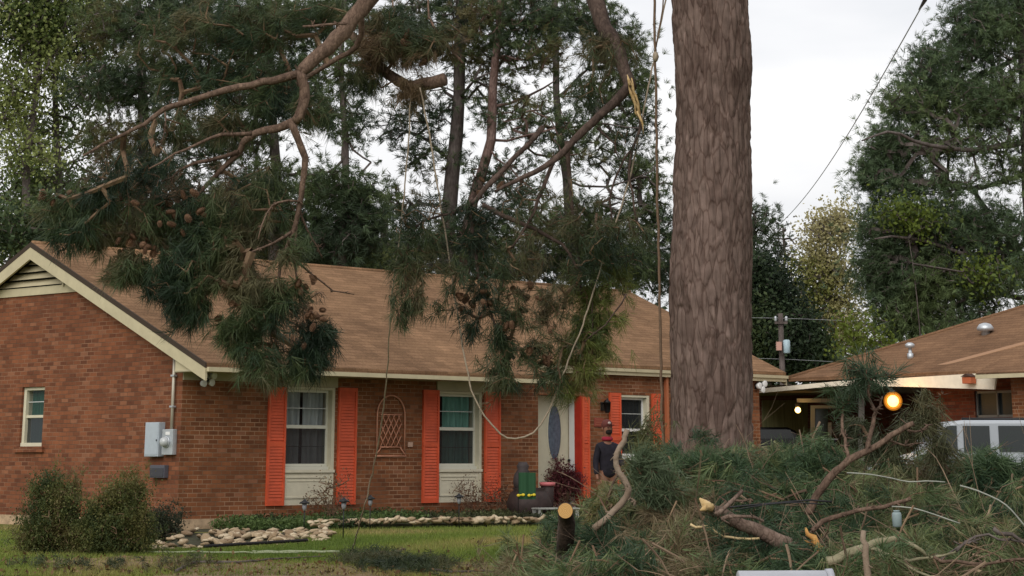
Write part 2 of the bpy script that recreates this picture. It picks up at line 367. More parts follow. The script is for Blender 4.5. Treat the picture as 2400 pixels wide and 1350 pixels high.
for q in (wa, wb_):
    f2 = MB(); f2.box(q[0]-.05, q[1]+.03, -.03, -.004, ZT, EZB+.03); f2.build('frieze', M_SOFFIT, HR)
fz.build('frieze', M_SOFFIT, HR)
# rake boards
rk = MB(); W = .23
for s in (1, -1):
    y0 = -OV if s == 1 else BKY
    p = lambda y, o: (-GO-.03, y, zr(y if s == 1 else 2*APY-y)-T-o)
    rk.prism([p(y0, 0), p(APY, 0), p(APY, W), p(y0, W*.92)], (.045, 0, 0))
rk.build('rake_board', M_CREAM, HR)
re_ = MB(); re_.prism([(-GO-.035, -OV-.0, EZT-.0), (-GO-.035, APY, APZ), (-GO-.035, BKY, EZT), (-GO-.035, BKY, EZT-T), (-GO-.035, APY, APZ-T-.005), (-GO-.035, -OV, EZT-T)], (.03, 0, 0))
re_.build('drip_edge', mat('dark_shingle_edge', (.05, .035, .025), .9), HR)
# rake soffit
rs_ = MB()
for s in (1, -1):
    y0 = -OV if s == 1 else BKY
    rs_.add([(-GO+.02, y0, EZT-T-.05), (-GO+.02, APY, APZ-T-.05), (-.004, APY, APZ-T-.05), (-.004, y0, EZT-T-.05)], [(0, 1, 2, 3)])
rs_.build('rake_soffit', M_SOFFIT, HR)
# boxed return at the front corner
bx = MB(); bx.prism([(-GO+.015, -OV+.03, EZB+.02), (-GO+.015, -.01, EZB+.02), (-GO+.015, -.01, zr(0)-T-.2), (-GO+.015, -OV+.03, EZT-T-.02)], (.03, 0, 0))
bx.build('eave_return', M_CREAM, HR)
# right end rake
rr_ = MB(); rr_.prism([(RXE, YS, zs(YS)-T), (RXR, APY, APZ-T), (RXR, APY, APZ-T-.2), (RXE, YS, zs(YS)-T-.2)], (.03, 0, 0)); rr_.build('right_rake_board', M_CREAM, HR)

# ---- windows
def sash_window(x0, x1, z0, z1, zmid, glassz0, label, curt, panel=True, trim=.06, rtrim=.17, grid=(1, 1), name='window'):
    D = .12
    fr = MB()
    fr.box(x0+.002, x0+trim*.7, .01, .30, z0, z1-.002); fr.box(x1-.075, x1-.002, .005, .30, z0, z1-.002)
    fr.box(x0+trim*.7, x1-.075, .01, .30, z1-.05, z1-.002)
    o = fr.build(name, M_CREAM2, HR, bevel=.004)
    if label: o['label'] = label
    gx0, gx1 = x0+trim*.7, x1-.075
    st = .045
    s = MB()
    s.box(gx0, gx0+st, D, D+.04, glassz0, z1-.05); s.box(gx1-st, gx1, D, D+.04, glassz0, z1-.05)
    s.box(gx0+st, gx1-st, D, D+.04, z1-.05-st, z1-.05); s.box(gx0+st, gx1-st, D-.01, D+.04, zmid-.03, zmid+.03); s.box(gx0+st, gx1-st, D, D+.04, glassz0, glassz0+st)
    s.box(gx0, gx1, D-.05, D+.045, glassz0-.085, glassz0-.002)
    s.build('sash', M_WHITE if not panel else mat('sash_paint', (.66, .65, .55), .5), o)
    m = MB(); zu = (zmid+z1-.05)/2; zl = (zmid+glassz0)/2
    m.box(gx0+st, gx1-st, D+.012, D+.022, zu-.006, zu+.006)
    m.build('muntin', mat('muntin', (.6, .62, .6), .6), o)
    m = MB(); m.box(gx0+st, gx1-st, D+.024, D+.030, zl-.005, zl+.005); 
    m.build('muntin', mat('muntin_behind_screen', (.12, .12, .12), .6), o)
    g = MB(); g.quad((gx0+st, D+.02, zmid), (gx1-st, D+.02, zmid), (gx1-st, D+.02, z1-.08), (gx0+st, D+.02, z1-.08)); g.build('upper_pane', M_GLASS if panel else M_GLASSM, o)
    g = MB(); g.quad((gx0+st, D+.02, glassz0), (gx1-st, D+.02, glassz0), (gx1-st, D+.02, zmid), (gx0+st, D+.02, zmid)); g.build('lower_pane', M_GLASSD if panel else M_GLASSM, o)
    for (f0, f1, c) in curt:
        cm = MB(); n = 40; a, b = gx0+(gx1-gx0)*f0, gx0+(gx1-gx0)*f1; vs = []
        for i in range(n+1):
            q = i/n; x = a+(b-a)*q; y = .27+.035*math.sin(q*(f1-f0)*38)+.012*math.sin(q*17)
            vs += [(x, y, glassz0), (x, y-.01, z1-.02)]
        cm.add(vs, [(2*i, 2*i+2, 2*i+3, 2*i+1) for i in range(n)], True); cm.build('curtain', c, o)
    if panel:
        p = MB(); zt = glassz0-.09
        p.box(x0+.003, x1-.003, .02, .30, z0+.003, zt)
        a, b, c, d = x0+.07, x1-.13, z0+.12, zt-.09
        for (q0, q1, q2, q3) in ((a, b, d-.025, d), (a, b, c, c+.025), (a, a+.025, c+.025, d-.025), (b-.025, b, c+.025, d-.025)):
            p.box(q0, q1, .002, .019, q2, q3)
        p.box(a+.06, b-.06, .008, .019, d-.085, d-.072)
        p.box(x0+.0, x1, -.02, .019, zt-.02, zt+.03)
        p.build('base_panel', mat('panel_paint', (.66, .61, .47), .6, var=.05), o)
    return o
cu1 = curtain_mat('grey_curtain', (.58, .64, .64)); cu2 = curtain_mat('teal_curtain', (.22, .50, .42)); cu3 = curtain_mat('dark_curtain', (.08, .09, .1)); cu4 = curtain_mat('green_blind', (.03, .12, .08))
zm = FL(720, 1000)[1]; zg = FL(700, 1093)[1]
sash_window(wa[0], wa[1], ZB, ZT, zm, zg, 'tall window with grey curtains above a cream panel', [(0.02, .46, cu1), (.56, .98, cu1)])
sash_window(wb_[0], wb_[1], ZB, ZT, zm, zg, 'tall window with teal curtains above a cream panel', [(0.0, .18, cu2), (.3, .98, cu2)])
sash_window(wc[0], wc[1], ZBC, ZTC, ZTC-.72, ZBC+.1, 'small white framed window beside the trunk', [(0.0, 1, cu3)], panel=False)
# recess backs behind windows close on a dark room
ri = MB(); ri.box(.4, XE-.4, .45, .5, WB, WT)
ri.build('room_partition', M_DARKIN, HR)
# gable window (faces the side)
gwn = MB(); gwn.box(.05, .28, gyL-.08, gyL-.003, gzb, gzt); gwn.box(.05, .28, gyR+.003, gyR+.05, gzb, gzt); gwn.box(.05, .28, gyR, gyL, gzt-.06, gzt-.003); gwn.box(.03, .28, gyR, gyL, gzb+.003, gzb+.07)
gm = (gzb+gzt)/2; gwn.box(.08, .14, gyR, gyL, gm-.02, gm+.03)
go = gwn.build('window', M_CREAM2, HR, bevel=.004); go['label'] = 'narrow window in the gable wall'
g = MB(); g.quad((.12, gyR, gm), (.12, gyL, gm), (.12, gyL, gzt-.06), (.12, gyR, gzt-.06)); g.build('upper_pane', M_GLASS, go)
g = MB(); g.quad((.12, gyR, gzb), (.12, gyL, gzb), (.12, gyL, gm), (.12, gyR, gm)); g.build('lower_pane', M_GLASSD, go)
g = MB(); g.box(.105, .115, gyR, gyL, (gm+gzt)/2-.006, (gm+gzt)/2+.006); g.build('muntin', _mats['muntin'], go)
g = MB(); g.quad((.2, gyR, gzb), (.2, gyL, gzb), (.2, gyL, gzt), (.2, gyR, gzt)); g.build('blind', cu4, go)
sl = MB(); sl.box(-.06, .05, gyR-.1, gyL+.1, gzb-.1, gzb+.001); sl.build('sill', M_BRICKG, go)
# ---- shutters
def shutter(px0, px1, pyt, zb, label=None, zt=None):
    x0 = FL(px0, 1000)[0]; x1 = FL(px1, 1000)[0]; z1 = FL((px0+px1)/2, pyt)[1] if zt is None else zt
    m = MB(); b = .045; zmid = zb+(z1-zb)*.515
    m.box(x0, x0+b, -.05, -.004, zb, z1); m.box(x1-b, x1, -.05, -.004, zb, z1)
    for c, d in ((zb, zb+.09), (zmid-.045, zmid-.004), (zmid+.004, zmid+.045), (z1-.07, z1)): m.box(x0+b, x1-b, -.045, -.004, c, d)
    n = 0
    z = zb+.09
    while z < z1-.07:
        if not (zmid-.06 < z < zmid+.045):
            m.add([(x0+b, -.040, z), (x1-b, -.040, z), (x1-b, -.028, z+.048), (x0+b, -.028, z+.048)], [(0, 1, 2, 3)])
        z += .055
    m.box(x0+b, x1-b, -.018, -.004, zb+.05, z1-.05)
    m.box(x0+b, x1-b, -.0455, -.044, zmid-.004, zmid+.004)
    o = m.build('shutter', M_ORANGE, HR)
    if label: o['label'] = label
    return o
for a, b, c in ((626, 667, 907), (790, 833, 909), (989, 1026, 914), (1134, 1170, 918)): shutter(a, b, c, ZB)
shutter(1427, 1453, 921, ZB+.25, None); shutter(1527, 1549, 923, ZB+.25, None)
shutter(1362, 1379, 930, FL(1370, 1172)[1], 'bright shutter beside the front door')
# ---- door in the recess
DR = .34
d = MB(); x0 = dr[0]-.26; x1 = FL(1334, 1000, DR)[0]
d.box(x0, x1, DR, DR+.05, ZBD+.003, ZTD-.003)
door = d.build('door', M_CREAM2, HR)
cxp, czp = FL(1298, 1013, DR); 
rz_ = abs(FL(1298, 950, DR)[1]-FL(1298, 1077, DR)[1])/2; rx_ = FL(1313, 1013, DR)[0]-cxp
def ellipse(rx, rz, y, n=36): return [(cxp+rx*math.cos(2*math.pi*k/n), y, czp+rz*math.sin(2*math.pi*k/n)) for k in range(n)]
MB().add(ellipse(rx_, rz_, DR-.012), [tuple(range(36))]).build('oval_pane', mat('frosted_glass', (.10, .13, .17), .25, spec=.5, var=.3, scale=12), door)
rim = MB(); e1 = ellipse(rx_*1.0, rz_*1.0, DR-.02); e2 = ellipse(rx_*1.13, rz_*1.06, DR-.004); rim.add(e1+e2, [(i, (i+1) % 36, 36+(i+1) % 36, 36+i) for i in range(36)]); rim.build('oval_moulding', M_CREAM2, door)
kn = MB(); kn.ball((x1-.07, DR-.05, ZBD+.95), .03); kn.build('handle', M_BLACK, door)
jm = MB(); jm.box(x1+.05, x1+.13, DR-.03, DR+.05, ZBD, ZTD-.003); jm.box(dr[1]-.02, dr[1]-.003, .15, DR-.03, ZBD+.002, ZTD-.004)
jm.build('door_jamb', M_WHITE, HR)
jr = MB(); jr.box(dr[1]-.03, dr[1]-.004, -.03, .148, ZBD+.05, ZTD-.004); jr.build('red_jamb', mat('dark_red_paint', (.42, .03, .015), .5, var=.1), HR)
MB().box(x1, x1+.05, DR+.03, DR+.06, ZBD, ZTD).build('door_gap', M_DARKIN, HR)
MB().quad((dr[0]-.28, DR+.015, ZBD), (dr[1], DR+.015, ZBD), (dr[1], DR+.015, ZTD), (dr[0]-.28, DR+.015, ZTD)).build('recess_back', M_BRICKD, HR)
# corner downspout by the trunk
cx_ = FL(1558, 1000)[0]
ds = MB(); ds.box(cx_-.035, cx_+.035, -.10, -.03, WB, EZB+dz); ds.build('downspout', mat('copper_brown_paint', (.40, .13, .06), .4, spec=.5), HR)
# ---- things fixed on the walls
def on_wall(name, label, cat, x, y, z, group=None): return thing(name, label, cat, LW(x, y, z), R(46.6), group)
# electric boxes on the gable wall near the corner
ya, za = GL(368, 990); yb, _ = GL(390, 990); z_lo = GL(368, 1070)[1]
yc = ya
def gbox(name, label, cat, px0, px1, py0, py1, dep, m, extra=None):
    y0 = GL(px1, py0)[0]; y1 = GL(px0, py0)[0]; zt = GL((px0+px1)/2, py0)[1]; zb = GL((px0+px1)/2, py1)[1]
    if y0 < .02: y0 = .02
    o = on_wall(name, label, cat, 0, (y0+y1)/2, zb)
    b = MB(); h = (y1-y0)/2; b.box(-dep, -.003, -h, h, 0, zt-zb); b.build('case', m, o, bevel=.006)
    if extra: extra(o, h, zt-zb, dep)
    return o
def _disc(o, h, H, dep):
    b = MB(); b.box(-dep-.008, -dep-.001, -h+.02, h-.02, .03, H-.03); b.build('door', M_BOXGREY, o)
    b = MB(); b.box(-dep-.02, -dep-.009, -h+.03, -h+.05, H*.45, H*.5); b.build('latch', M_BLACK, o)
gbox('electric_box', 'tall pale grey electric panel on the gable wall left of the meter', 'electric box', 356, 388, 990, 1070, .14, M_BOXGREY, _disc)
def _meter(o, h, H, dep):
    b = MB(); b.lathe((-dep-.001, 0.02, H*.5), [(.001, 0), (.085, 0), (.085, -.05), (.07, -.10), (.03, -.12), (.001, -.12)], 20, 'x'); b.build('meter_dome', mat('meter_glass', (.45, .47, .48), .12, spec=.7), o)
    b = MB(); b.lathe((-dep-.001, 0.02, H*.5), [(.10, 0), (.10, -.02), (.088, -.02)], 20, 'x'); b.build('ring', M_METAL, o)
    b = MB(); b.box(-dep-.004, -dep-.001, -.07, .05, H*.78, H*.9); b.build('notice', M_WHITE, o)
gbox('electric_meter', 'square metal electric meter with round dome under the conduit', 'electric meter', 391, 416, 1006, 1066, .10, M_METAL, _meter)
def _grid(o, h, H, dep):
    b = MB(); b.box(-dep-.012, -dep-.002, -h+.02, h-.02, .02, H-.05); b.build('cover', mat('dark_cover', (.05, .05, .06), .4), o)
gbox('cable_box', 'small dark grey cable box below the electric panel', 'cable box', 362, 396, 1090, 1120, .10, M_BOXDARK, _grid)
yc = GL(411, 950)[0]; yc = max(yc, .05); 
zt_, zb_ = zr(0)-.25, GL(411, 1007)[1]
o = on_wall('conduit', 'thin galvanised conduit pipe running up the corner to the roof', 'pipe', 0, yc, zb_)
b = MB(); b.tube([(-.06, 0, 0), (-.06, 0, (zt_-zb_)*.5), (-.06, 0, zt_-zb_)], .028, 10); b.build('pipe', mat('conduit_grey', (.5, .46, .38), .5, .3), o)
for q in (.3, .72): b = MB(); b.box(-.1, -.02, -.045, .045, (zt_-zb_)*q, (zt_-zb_)*q+.03); b.build('clamp', M_METAL, o)
# floodlights
def flood(name, label, x, y, z, heads, sc=1.0):
    o = on_wall(name, label, 'floodlight', x, y, z)
    b = MB(); b.box(-.06*sc, .06*sc, -.06, -.003, -.06*sc, .06*sc); b.ball((0, -.09*sc, 0), .05*sc); b.build('mount', M_BLACK, o)
    for hx, hz, ax in heads:
        b = MB(); b.tube([(0, -.09*sc, 0), (hx*.6*sc, -.12*sc, hz*.8*sc)], .012, 6); b.lathe((hx*sc, -.15*sc, hz*sc), [(.02*sc, .06*sc), (.055*sc, .04*sc), (.075*sc, -.045*sc), (.06*sc, -.05*sc)], 14, 'y'); b.build('lamp_head', M_WHITE, o)
X_, Z_ = FL(478, 890); flood('floodlight', 'white twin floodlights with camera under the left eave corner', X_, 0, Z_, [(-.13, .07, 0), (-.14, -.08, 0), (.12, .08, 0), (.07, -.06, 0)], .85)
X_, Z_ = FL(1772, 905); flood('floodlight', 'small white floodlight under the right eave corner past the trunk', X_, 0, Z_, [(-.1, 0, 0), (.1, .05, 0), (.02, -.08, 0)])
# trellis
tx0, tx1 = FL(884, 1000)[0], FL(942, 1000)[0]; ztp = FL(915, 927)[1]; zla = FL(912, 972)[1]; zlb = FL(912, 1048)[1]; zbs = FL(912, 1069)[1]
o = on_wall('wall_trellis', 'arched copper coloured trellis hung between the two tall windows', 'trellis', (tx0+tx1)/2, 0, zbs)
hw = (tx1-tx0)/2; M_COP = mat('copper_trellis', (.58, .27, .17), .6, 0, var=.15)
b = MB(); pts = [(-hw*1.1, -.04, zlb-zbs)]; n = 18
H1 = ztp-zbs; ra = hw*1.12
pts = [(-ra, -.04, .1)]+[(-ra*math.cos(math.pi*k/n), -.04, H1-ra+ra*math.sin(math.pi*k/n)) for k in range(n+1)]+[(ra, -.04, .1)]
b.tube(pts, .014, 6); b.build('arch', M_COP, o)
b = MB(); b.tube([(-hw*1.25, -.045, .0), (hw*1.25, -.045, .0)], .014, 6); b.tube([(-hw*1.25, -.04, .0), (-hw*.75, -.04, zlb-zbs)], .01, 5); b.tube([(hw*1.25, -.04, .0), (hw*.75, -.04, zlb-zbs)], .01, 5); b.build('base_bar', M_COP, o)
b = MB(); x0, x1, z0, z1 = -hw*.85, hw*.85, zlb-zbs, zla-zbs; w_, h_ = x1-x0, z1-z0; st = w_/4.0; k = -16
b.tube([(x0, -.04, z1), (x1, -.04, z1)], .012, 5); b.tube([(x0, -.04, z0), (x1, -.04, z0)], .012, 5)
while k < 20:
    for sgn in (1, -1):
        # x = c + sgn * z*0.75
        c = x0+k*st if sgn == 1 else x1-k*st
        seg = []
        for q in np.linspace(0, 1, 49):
            z = q*h_; x = c+sgn*z*.62
            if x0-1e-6 <= x <= x1+1e-6: seg.append((x, -.036-.008*sgn, z0+z))
        if len(seg) > 1: b.tube([seg[0], seg[-1]], .010, 4)
    k += 1
b.build('lattice', M_COP, o)
# lantern and number plaque
X_, Z_ = FL(1411, 968)
o = on_wall('wall_lantern', 'black wall lantern between the door and small window', 'lantern', X_, 0, Z_)
b = MB(); b.box(-.05, .05, -.03, -.003, .05, .22); b.tube([(0, -.03, .18), (0, -.10, .26), (0, -.15, .25)], .012, 6); b.build('bracket', M_BLACK, o)
b = MB(); b.lathe((0, -.15, 0), [(.04, 0), (.06, .03), (.075, .2), (.09, .2), (.02, .27), (.008, .3)], 6); b.build('lantern_body', M_BLACK, o)
X_, Z_ = FL(1402, 990)
o = on_wall('number_plaque', 'small red plaque on the brick under the wall lantern', 'plaque', X_, 0, Z_)
b = MB(); b.box(-.14, .14, -.025, -.003, -.09, .09); b.build('plate', mat('plaque_red', (.26, .06, .04), .6), o, bevel=.01)
b = MB()
for q in (-.05, 0, .05): b.box(-.11, .11, -.03, -.026, q-.008, q+.008)
b.build('relief', mat('plaque_relief', (.33, .10, .06), .6), o)
X_, Z_ = FL(960, 1042)
o = on_wall('doorbell_box', 'small pale outlet cover on the brick beside the trellis', 'outlet cover', X_, 0, Z_)
b = MB(); b.box(-.06, .06, -.03, -.003, -.045, .045); b.build('cover', mat('outlet_beige', (.5, .33, .25), .6), o, bevel=.006)
# ------------------------------------------------------------------ ground sheet, beds
def ground_mat():
    m = bpy.data.materials.new('lawn'); m.use_nodes = True; t = m.node_tree; b = t.nodes['Principled BSDF']; N = t.nodes.new; K = t.links.new
    tc = N('ShaderNodeTexCoord')
    n1 = N('ShaderNodeTexNoise'); n1.inputs['Scale'].default_value = .45; n1.inputs['Detail'].default_value = 6; K(tc.outputs['Object'], n1.inputs['Vector'])
    n2 = N('ShaderNodeTexNoise'); n2.inputs['Scale'].default_value = 14; n2.inputs['Detail'].default_value = 6; n2.inputs['Roughness'].default_value = .8; K(tc.outputs['Object'], n2.inputs['Vector'])
    r1 = N('ShaderNodeValToRGB'); e = r1.color_ramp.elements; e[0].position = .36; e[0].color = (.08, .12, .024, 1); e[1].position = .66; e[1].color = (.24, .18, .08, 1)
    q = e.new(.5); q.color = (.13, .16, .04, 1)
    K(n1.outputs[0], r1.inputs[0])
    r2 = N('ShaderNodeValToRGB'); r2.color_ramp.elements[0].position = .3; r2.color_ramp.elements[0].color = (.45, .45, .4, 1); r2.color_ramp.elements[1].position = .7; r2.color_ramp.elements[1].color = (1.4, 1.35, 1.3, 1); K(n2.outputs[0], r2.inputs[0])
    mu = N('ShaderNodeMixRGB'); mu.blend_type = 'MULTIPLY'; mu.inputs[0].default_value = 1; K(r1.outputs[0], mu.inputs[1]); K(r2.outputs[0], mu.inputs[2])
    K(mu.outputs[0], b.inputs['Base Color']); b.inputs['Roughness'].default_value = .95; b.inputs['Specular IOR Level'].default_value = .1
    bp = N('ShaderNodeBump'); bp.inputs['Strength'].default_value = .6; bp.inputs['Distance'].default_value = .03; K(n2.outputs[0], bp.inputs['Height']); K(bp.outputs[0], b.inputs['Normal'])
    return m
ys = np.concatenate([np.linspace(-60, 12, 8), np.linspace(14, 50, 73), np.linspace(54, 120, 12), np.array([150, 220, 400, 900])])
xs = np.concatenate([np.array([-900, -400, -200, -100, -50]), np.linspace(-30, 30, 61), np.array([50, 100, 200, 400, 900])])
g = MB(); vs = []
for y in ys:
    for x in xs:
        z = ground_z(x, y)
        vs.append((x, y, z))
nx = len(xs)
g.add(vs, [(j*nx+i, j*nx+i+1, (j+1)*nx+i+1, (j+1)*nx+i) for j in range(len(ys)-1) for i in range(nx-1)], True)
tag(g.build('ground', ground_mat()), kind='structure')
def sheet(name, pix, lift, m, kind='structure'):
    pts = [G(a, b) for a, b in pix]; mb = MB(); mb.add([(p.x, p.y, p.z+lift) for p in pts], [tuple(range(len(pts)-1, -1, -1))]); o = mb.build(name, m)
    return tag(o, kind=kind)
M_SOIL = mat('bed_soil', (.035, .028, .016), .95, var=.4, scale=6, col2=(.05, .055, .025), bump=.6, bscale=20)
M_DIRT = mat('bare_dirt', (.10, .075, .035), .95, scale=2.5, col2=(.27, .18, .10), bump=.6, bscale=15)
M_DRIVE = mat('driveway_concrete', (.22, .20, .18), .9, var=.25, scale=1.5, bump=.2)
# planting bed between wall and stones (local strip along the wall)
bed = MB(); pts = [LW(-.9, -.05, 0), LW(-.4, -1.9, 0), LW(3, -2.2, 0), LW(5, -2.3, 0), LW(9.4, -2.7, 0), LW(XE, -2.6, 0), LW(XE, -.03, 0)]
bed.add([(p.x, p.y, ground_z(p.x, p.y)+.004) for p in pts], [tuple(range(len(pts)))]); tag(bed.build('planting_bed', M_SOIL), kind='structure')
dv = MB(); p4 = [P(1690, 1100, 30), P(2900, 1100, 27), P(2900, 1100, 62), P(1860, 1100, 62)]
dv.add([(p.x, p.y, ground_z(0, p.y)+.006) for p in p4[:2]]+[(p4[1].x, 36, .566), (p4[2].x, p4[2].y, .566), (p4[3].x, p4[3].y, .566), (p4[0].x+1, 36, .566)], [(0, 1, 2, 5), (5, 2, 3, 4)]); tag(dv.build('driveway', M_DRIVE), kind='structure')
def edge_d(a): return 40.4+(a-795)*.0042
rb = MB(); fr_l = [P(a, 1228, edge_d(a)) for a in range(700, 1420, 40)]; bk_l = []
for p in fr_l: q = WL(p); bk_l.append(LW(q.x+.6, -.03, 0))
vs = []
for p, q in zip(fr_l, bk_l): vs += [(p.x, p.y, .5), (p.x, p.y, .625), (q.x, q.y, .70)]
rb.add(vs, [(3*i+k, 3*i+3+k, 3*i+4+k, 3*i+1+k) for i in range(len(fr_l)-1) for k in (0, 1)], True); tag(rb.build('raised_bed', M_SOIL), kind='structure')
# bare earth along the bottom of the frame
def blob_sheet(name, cx, cy, rx, ry, lift, m, seed):
    rs = random.Random(seed); n = 40; c = G(cx, cy); a = G(cx+rx, cy); f = G(cx, cy-ry)
    RX = abs(a.x-c.x); RY = abs(f.y-c.y); ph = [rs.uniform(0, 6.28) for _ in range(4)]; vs = []
    for k in range(n):
        t = 2*math.pi*k/n; q = 1+.14*math.sin(3*t+ph[0])+.1*math.sin(5*t+ph[1])+.06*math.sin(9*t+ph[2])
        x, y = c.x+RX*q*math.cos(t), c.y+RY*q*math.sin(t); vs.append((x, y, ground_z(x, y)+lift))
    mb = MB(); mb.add(vs, [tuple(range(n))]); return tag(mb.build(name, m), kind='structure')
blob_sheet('bare_earth', 620, 1346, 250, 28, .010, M_DIRT, 3)
blob_sheet('bare_earth', 1130, 1336, 200, 16, .010, M_DIRT, 5)
blob_sheet('bare_earth', 300, 1318, 190, 14, .010, M_DIRT, 6)
# grass: stuff
def in_poly(x, y, poly):
    c = False; n = len(poly); j = n-1
    for i in range(n):
        if ((poly[i][1] > y) != (poly[j][1] > y)) and (x < (poly[j][0]-poly[i][0])*(y-poly[i][1])/(poly[j][1]-poly[i][1]+1e-12)+poly[i][0]): c = not c
        j = i
    return c
def grass(name, n, region, hmin, hmax, cols, wid, label, seed, keep=None):
    r = np.random.default_rng(seed)
    px = r.uniform(region[0], region[1], n*2); py = r.uniform(region[2], region[3], n*2)
    B = []
    for a, b in zip(px, py):
        if keep is not None and not keep(a, b): continue
        q = G(a, b); B.append((q.x, q.y, q.z))
        if len(B) >= n: break
    B = np.array(B); n = len(B)
    h = r.uniform(hmin, hmax, n); th = r.uniform(0, math.pi, n); wv = np.stack([np.cos(th), np.sin(th), 0*th], 1)*wid/2
    ln = r.normal(0, .35, (n, 3)); ln[:, 2] = 1; tip = B+ln*h[:, None]
    V = np.stack([B-wv, B+wv, tip], 1).reshape(-1, 3)
    nn = np.array([noise.noise(Vector((b[0]*.5, b[1]*.3, 3))) for b in B])
    cols = np.array(cols); k = np.clip((nn*1.1+.5)*(len(cols)-1)+r.normal(0, .35, n), 0, len(cols)-1.001); i0 = k.astype(int); f = (k-i0)[:, None]
    c = cols[i0]*(1-f)+cols[np.minimum(i0+1, len(cols)-1)]*f; c = c*r.uniform(.75, 1.25, (n, 1))
    return tag(tri_mesh(name, V, M_LEAF, col=np.repeat(c, 3, 0)), label, None, None, 'stuff')
BEDLINE = [(330, 1290), (420, 1240), (720, 1238), (800, 1216), (1300, 1212)]
def lawn_keep(a, b):
    if a < 330: line = 1236
    elif a < 420: line = 1288-(a-330)*.0
    elif a < 720: line = 1288-(a-420)*.055
    elif a < 800: line = 1262-(a-720)*.45
    else: line = 1225-(a-800)*.012
    if b < line: return False
    for cx, cy, rx, ry in ((620, 1345, 260, 34), (1130, 1330, 220, 22), (280, 1318, 170, 14)):
        if ((a-cx)/rx)**2+((b-cy)/ry)**2 < 1 and random.random() < .6: return False
    return True
tag(grass('lawn_grass', 95000, (-60, 1480, 1205, 1352), .025, .06, [(.11, .165, .028), (.17, .225, .04), (.23, .25, .06), (.32, .26, .10)], .010, 'short patchy green lawn', 5, lawn_keep), 'short patchy green lawn grass in front of the house', 'grass', None, 'stuff')
# ------------------------------------------------------------------ vegetation engine
def tufts(C, D, K, Lm, W, spread=.9, droop=.15, r=RNG, stem=.12):
    """needle bundles: C centres, D axis directions -> loose triangles (N*K*3,3)"""
    C = np.asarray(C, float); D = np.asarray(D, float); N = len(C)
    D = D/(np.linalg.norm(D, axis=1, keepdims=True)+1e-9)
    q = r.normal(0, 1, (N, K, 3)); q /= np.linalg.norm(q, axis=2, keepdims=True)
    d = D[:, None, :]*(1.0)+q*spread; d /= np.linalg.norm(d, axis=2, keepdims=True)
    base = C[:, None, :]-D[:, None, :]*(r.uniform(0, 1, (N, K, 1))*stem)
    L_ = Lm*r.uniform(.65, 1.15, (N, K, 1))
    tip = base+d*L_; tip[:, :, 2] -= droop*L_[:, :, 0]
    s = np.cross(d, r.normal(0, 1, (N, K, 3))); s /= (np.linalg.norm(s, axis=2, keepdims=True)+1e-9)
    s = s*W/2
    mid = base+d*L_*.15
    V = np.stack([mid-s, mid+s, tip], 2)
    return V.reshape(-1, 3)
def leaves(C, K, rad, size, r=RNG):
    C = np.asarray(C, float); N = len(C)
    c = C[:, None, :]+r.normal(0, rad*.5, (N, K, 3))
    u = r.normal(0, 1, (N, K, 3)); u /= np.linalg.norm(u, axis=2, keepdims=True)
    v = np.cross(u, r.normal(0, 1, (N, K, 3))); v /= (np.linalg.norm(v, axis=2, keepdims=True)+1e-9)
    s = size*r.uniform(.5, 1.2, (N, K, 1))
    V = np.stack([c-u*s, c+v*s*.55, c+u*s, c-v*s*.55], 2)
    return V.reshape(-1, 3)
def colours(N, per, pal, r=RNG, jit=.18, clump=None, C=None, sc=.8, wt=1.6):
    pal = np.array(pal, float)
    if C is not None: k = np.array([noise.noise(Vector((c[0]*sc, c[1]*sc, c[2]*sc)))for c in C])*wt+.5+r.normal(0, .16, N)
    else: k = r.uniform(0, 1, N)
    k = np.clip(k, 0, .999)*(len(pal)-1); i = k.astype(int); f = (k-i)[:, None]
    c = pal[i]*(1-f)+pal[np.minimum(i+1, len(pal)-1)]*f
    c = np.repeat(c, per, 0); n = len(c)//(per) if per else 0
    return c
def seg_tubes(A, B, ra, rb, n=4):
    """many tapered sticks as quads (N*n*4,3)"""
    A = np.asarray(A, float); B = np.asarray(B, float); ra = np.asarray(ra, float)[:, None]; rb = np.asarray(rb, float)[:, None]
    d = B-A; d /= (np.linalg.norm(d, axis=1, keepdims=True)+1e-9); ref = np.where(np.abs(d[:, 2:3]) > .9, np.array([[1., 0, 0]]), np.array([[0, 0, 1.]]))
    u = np.cross(d, ref); u /= (np.linalg.norm(u, axis=1, keepdims=True)+1e-9); v = np.cross(d, u); Q = []
    for k in range(n):
        a, b = 2*math.pi*k/n, 2*math.pi*(k+1)/n
        ca, cb = u*math.cos(a)+v*math.sin(a), u*math.cos(b)+v*math.sin(b)
        Q.append(np.stack([A+ca*ra, A+cb*ra, B+cb*rb, B+ca*rb], 1))
    return np.concatenate(Q, 0).reshape(-1, 3)
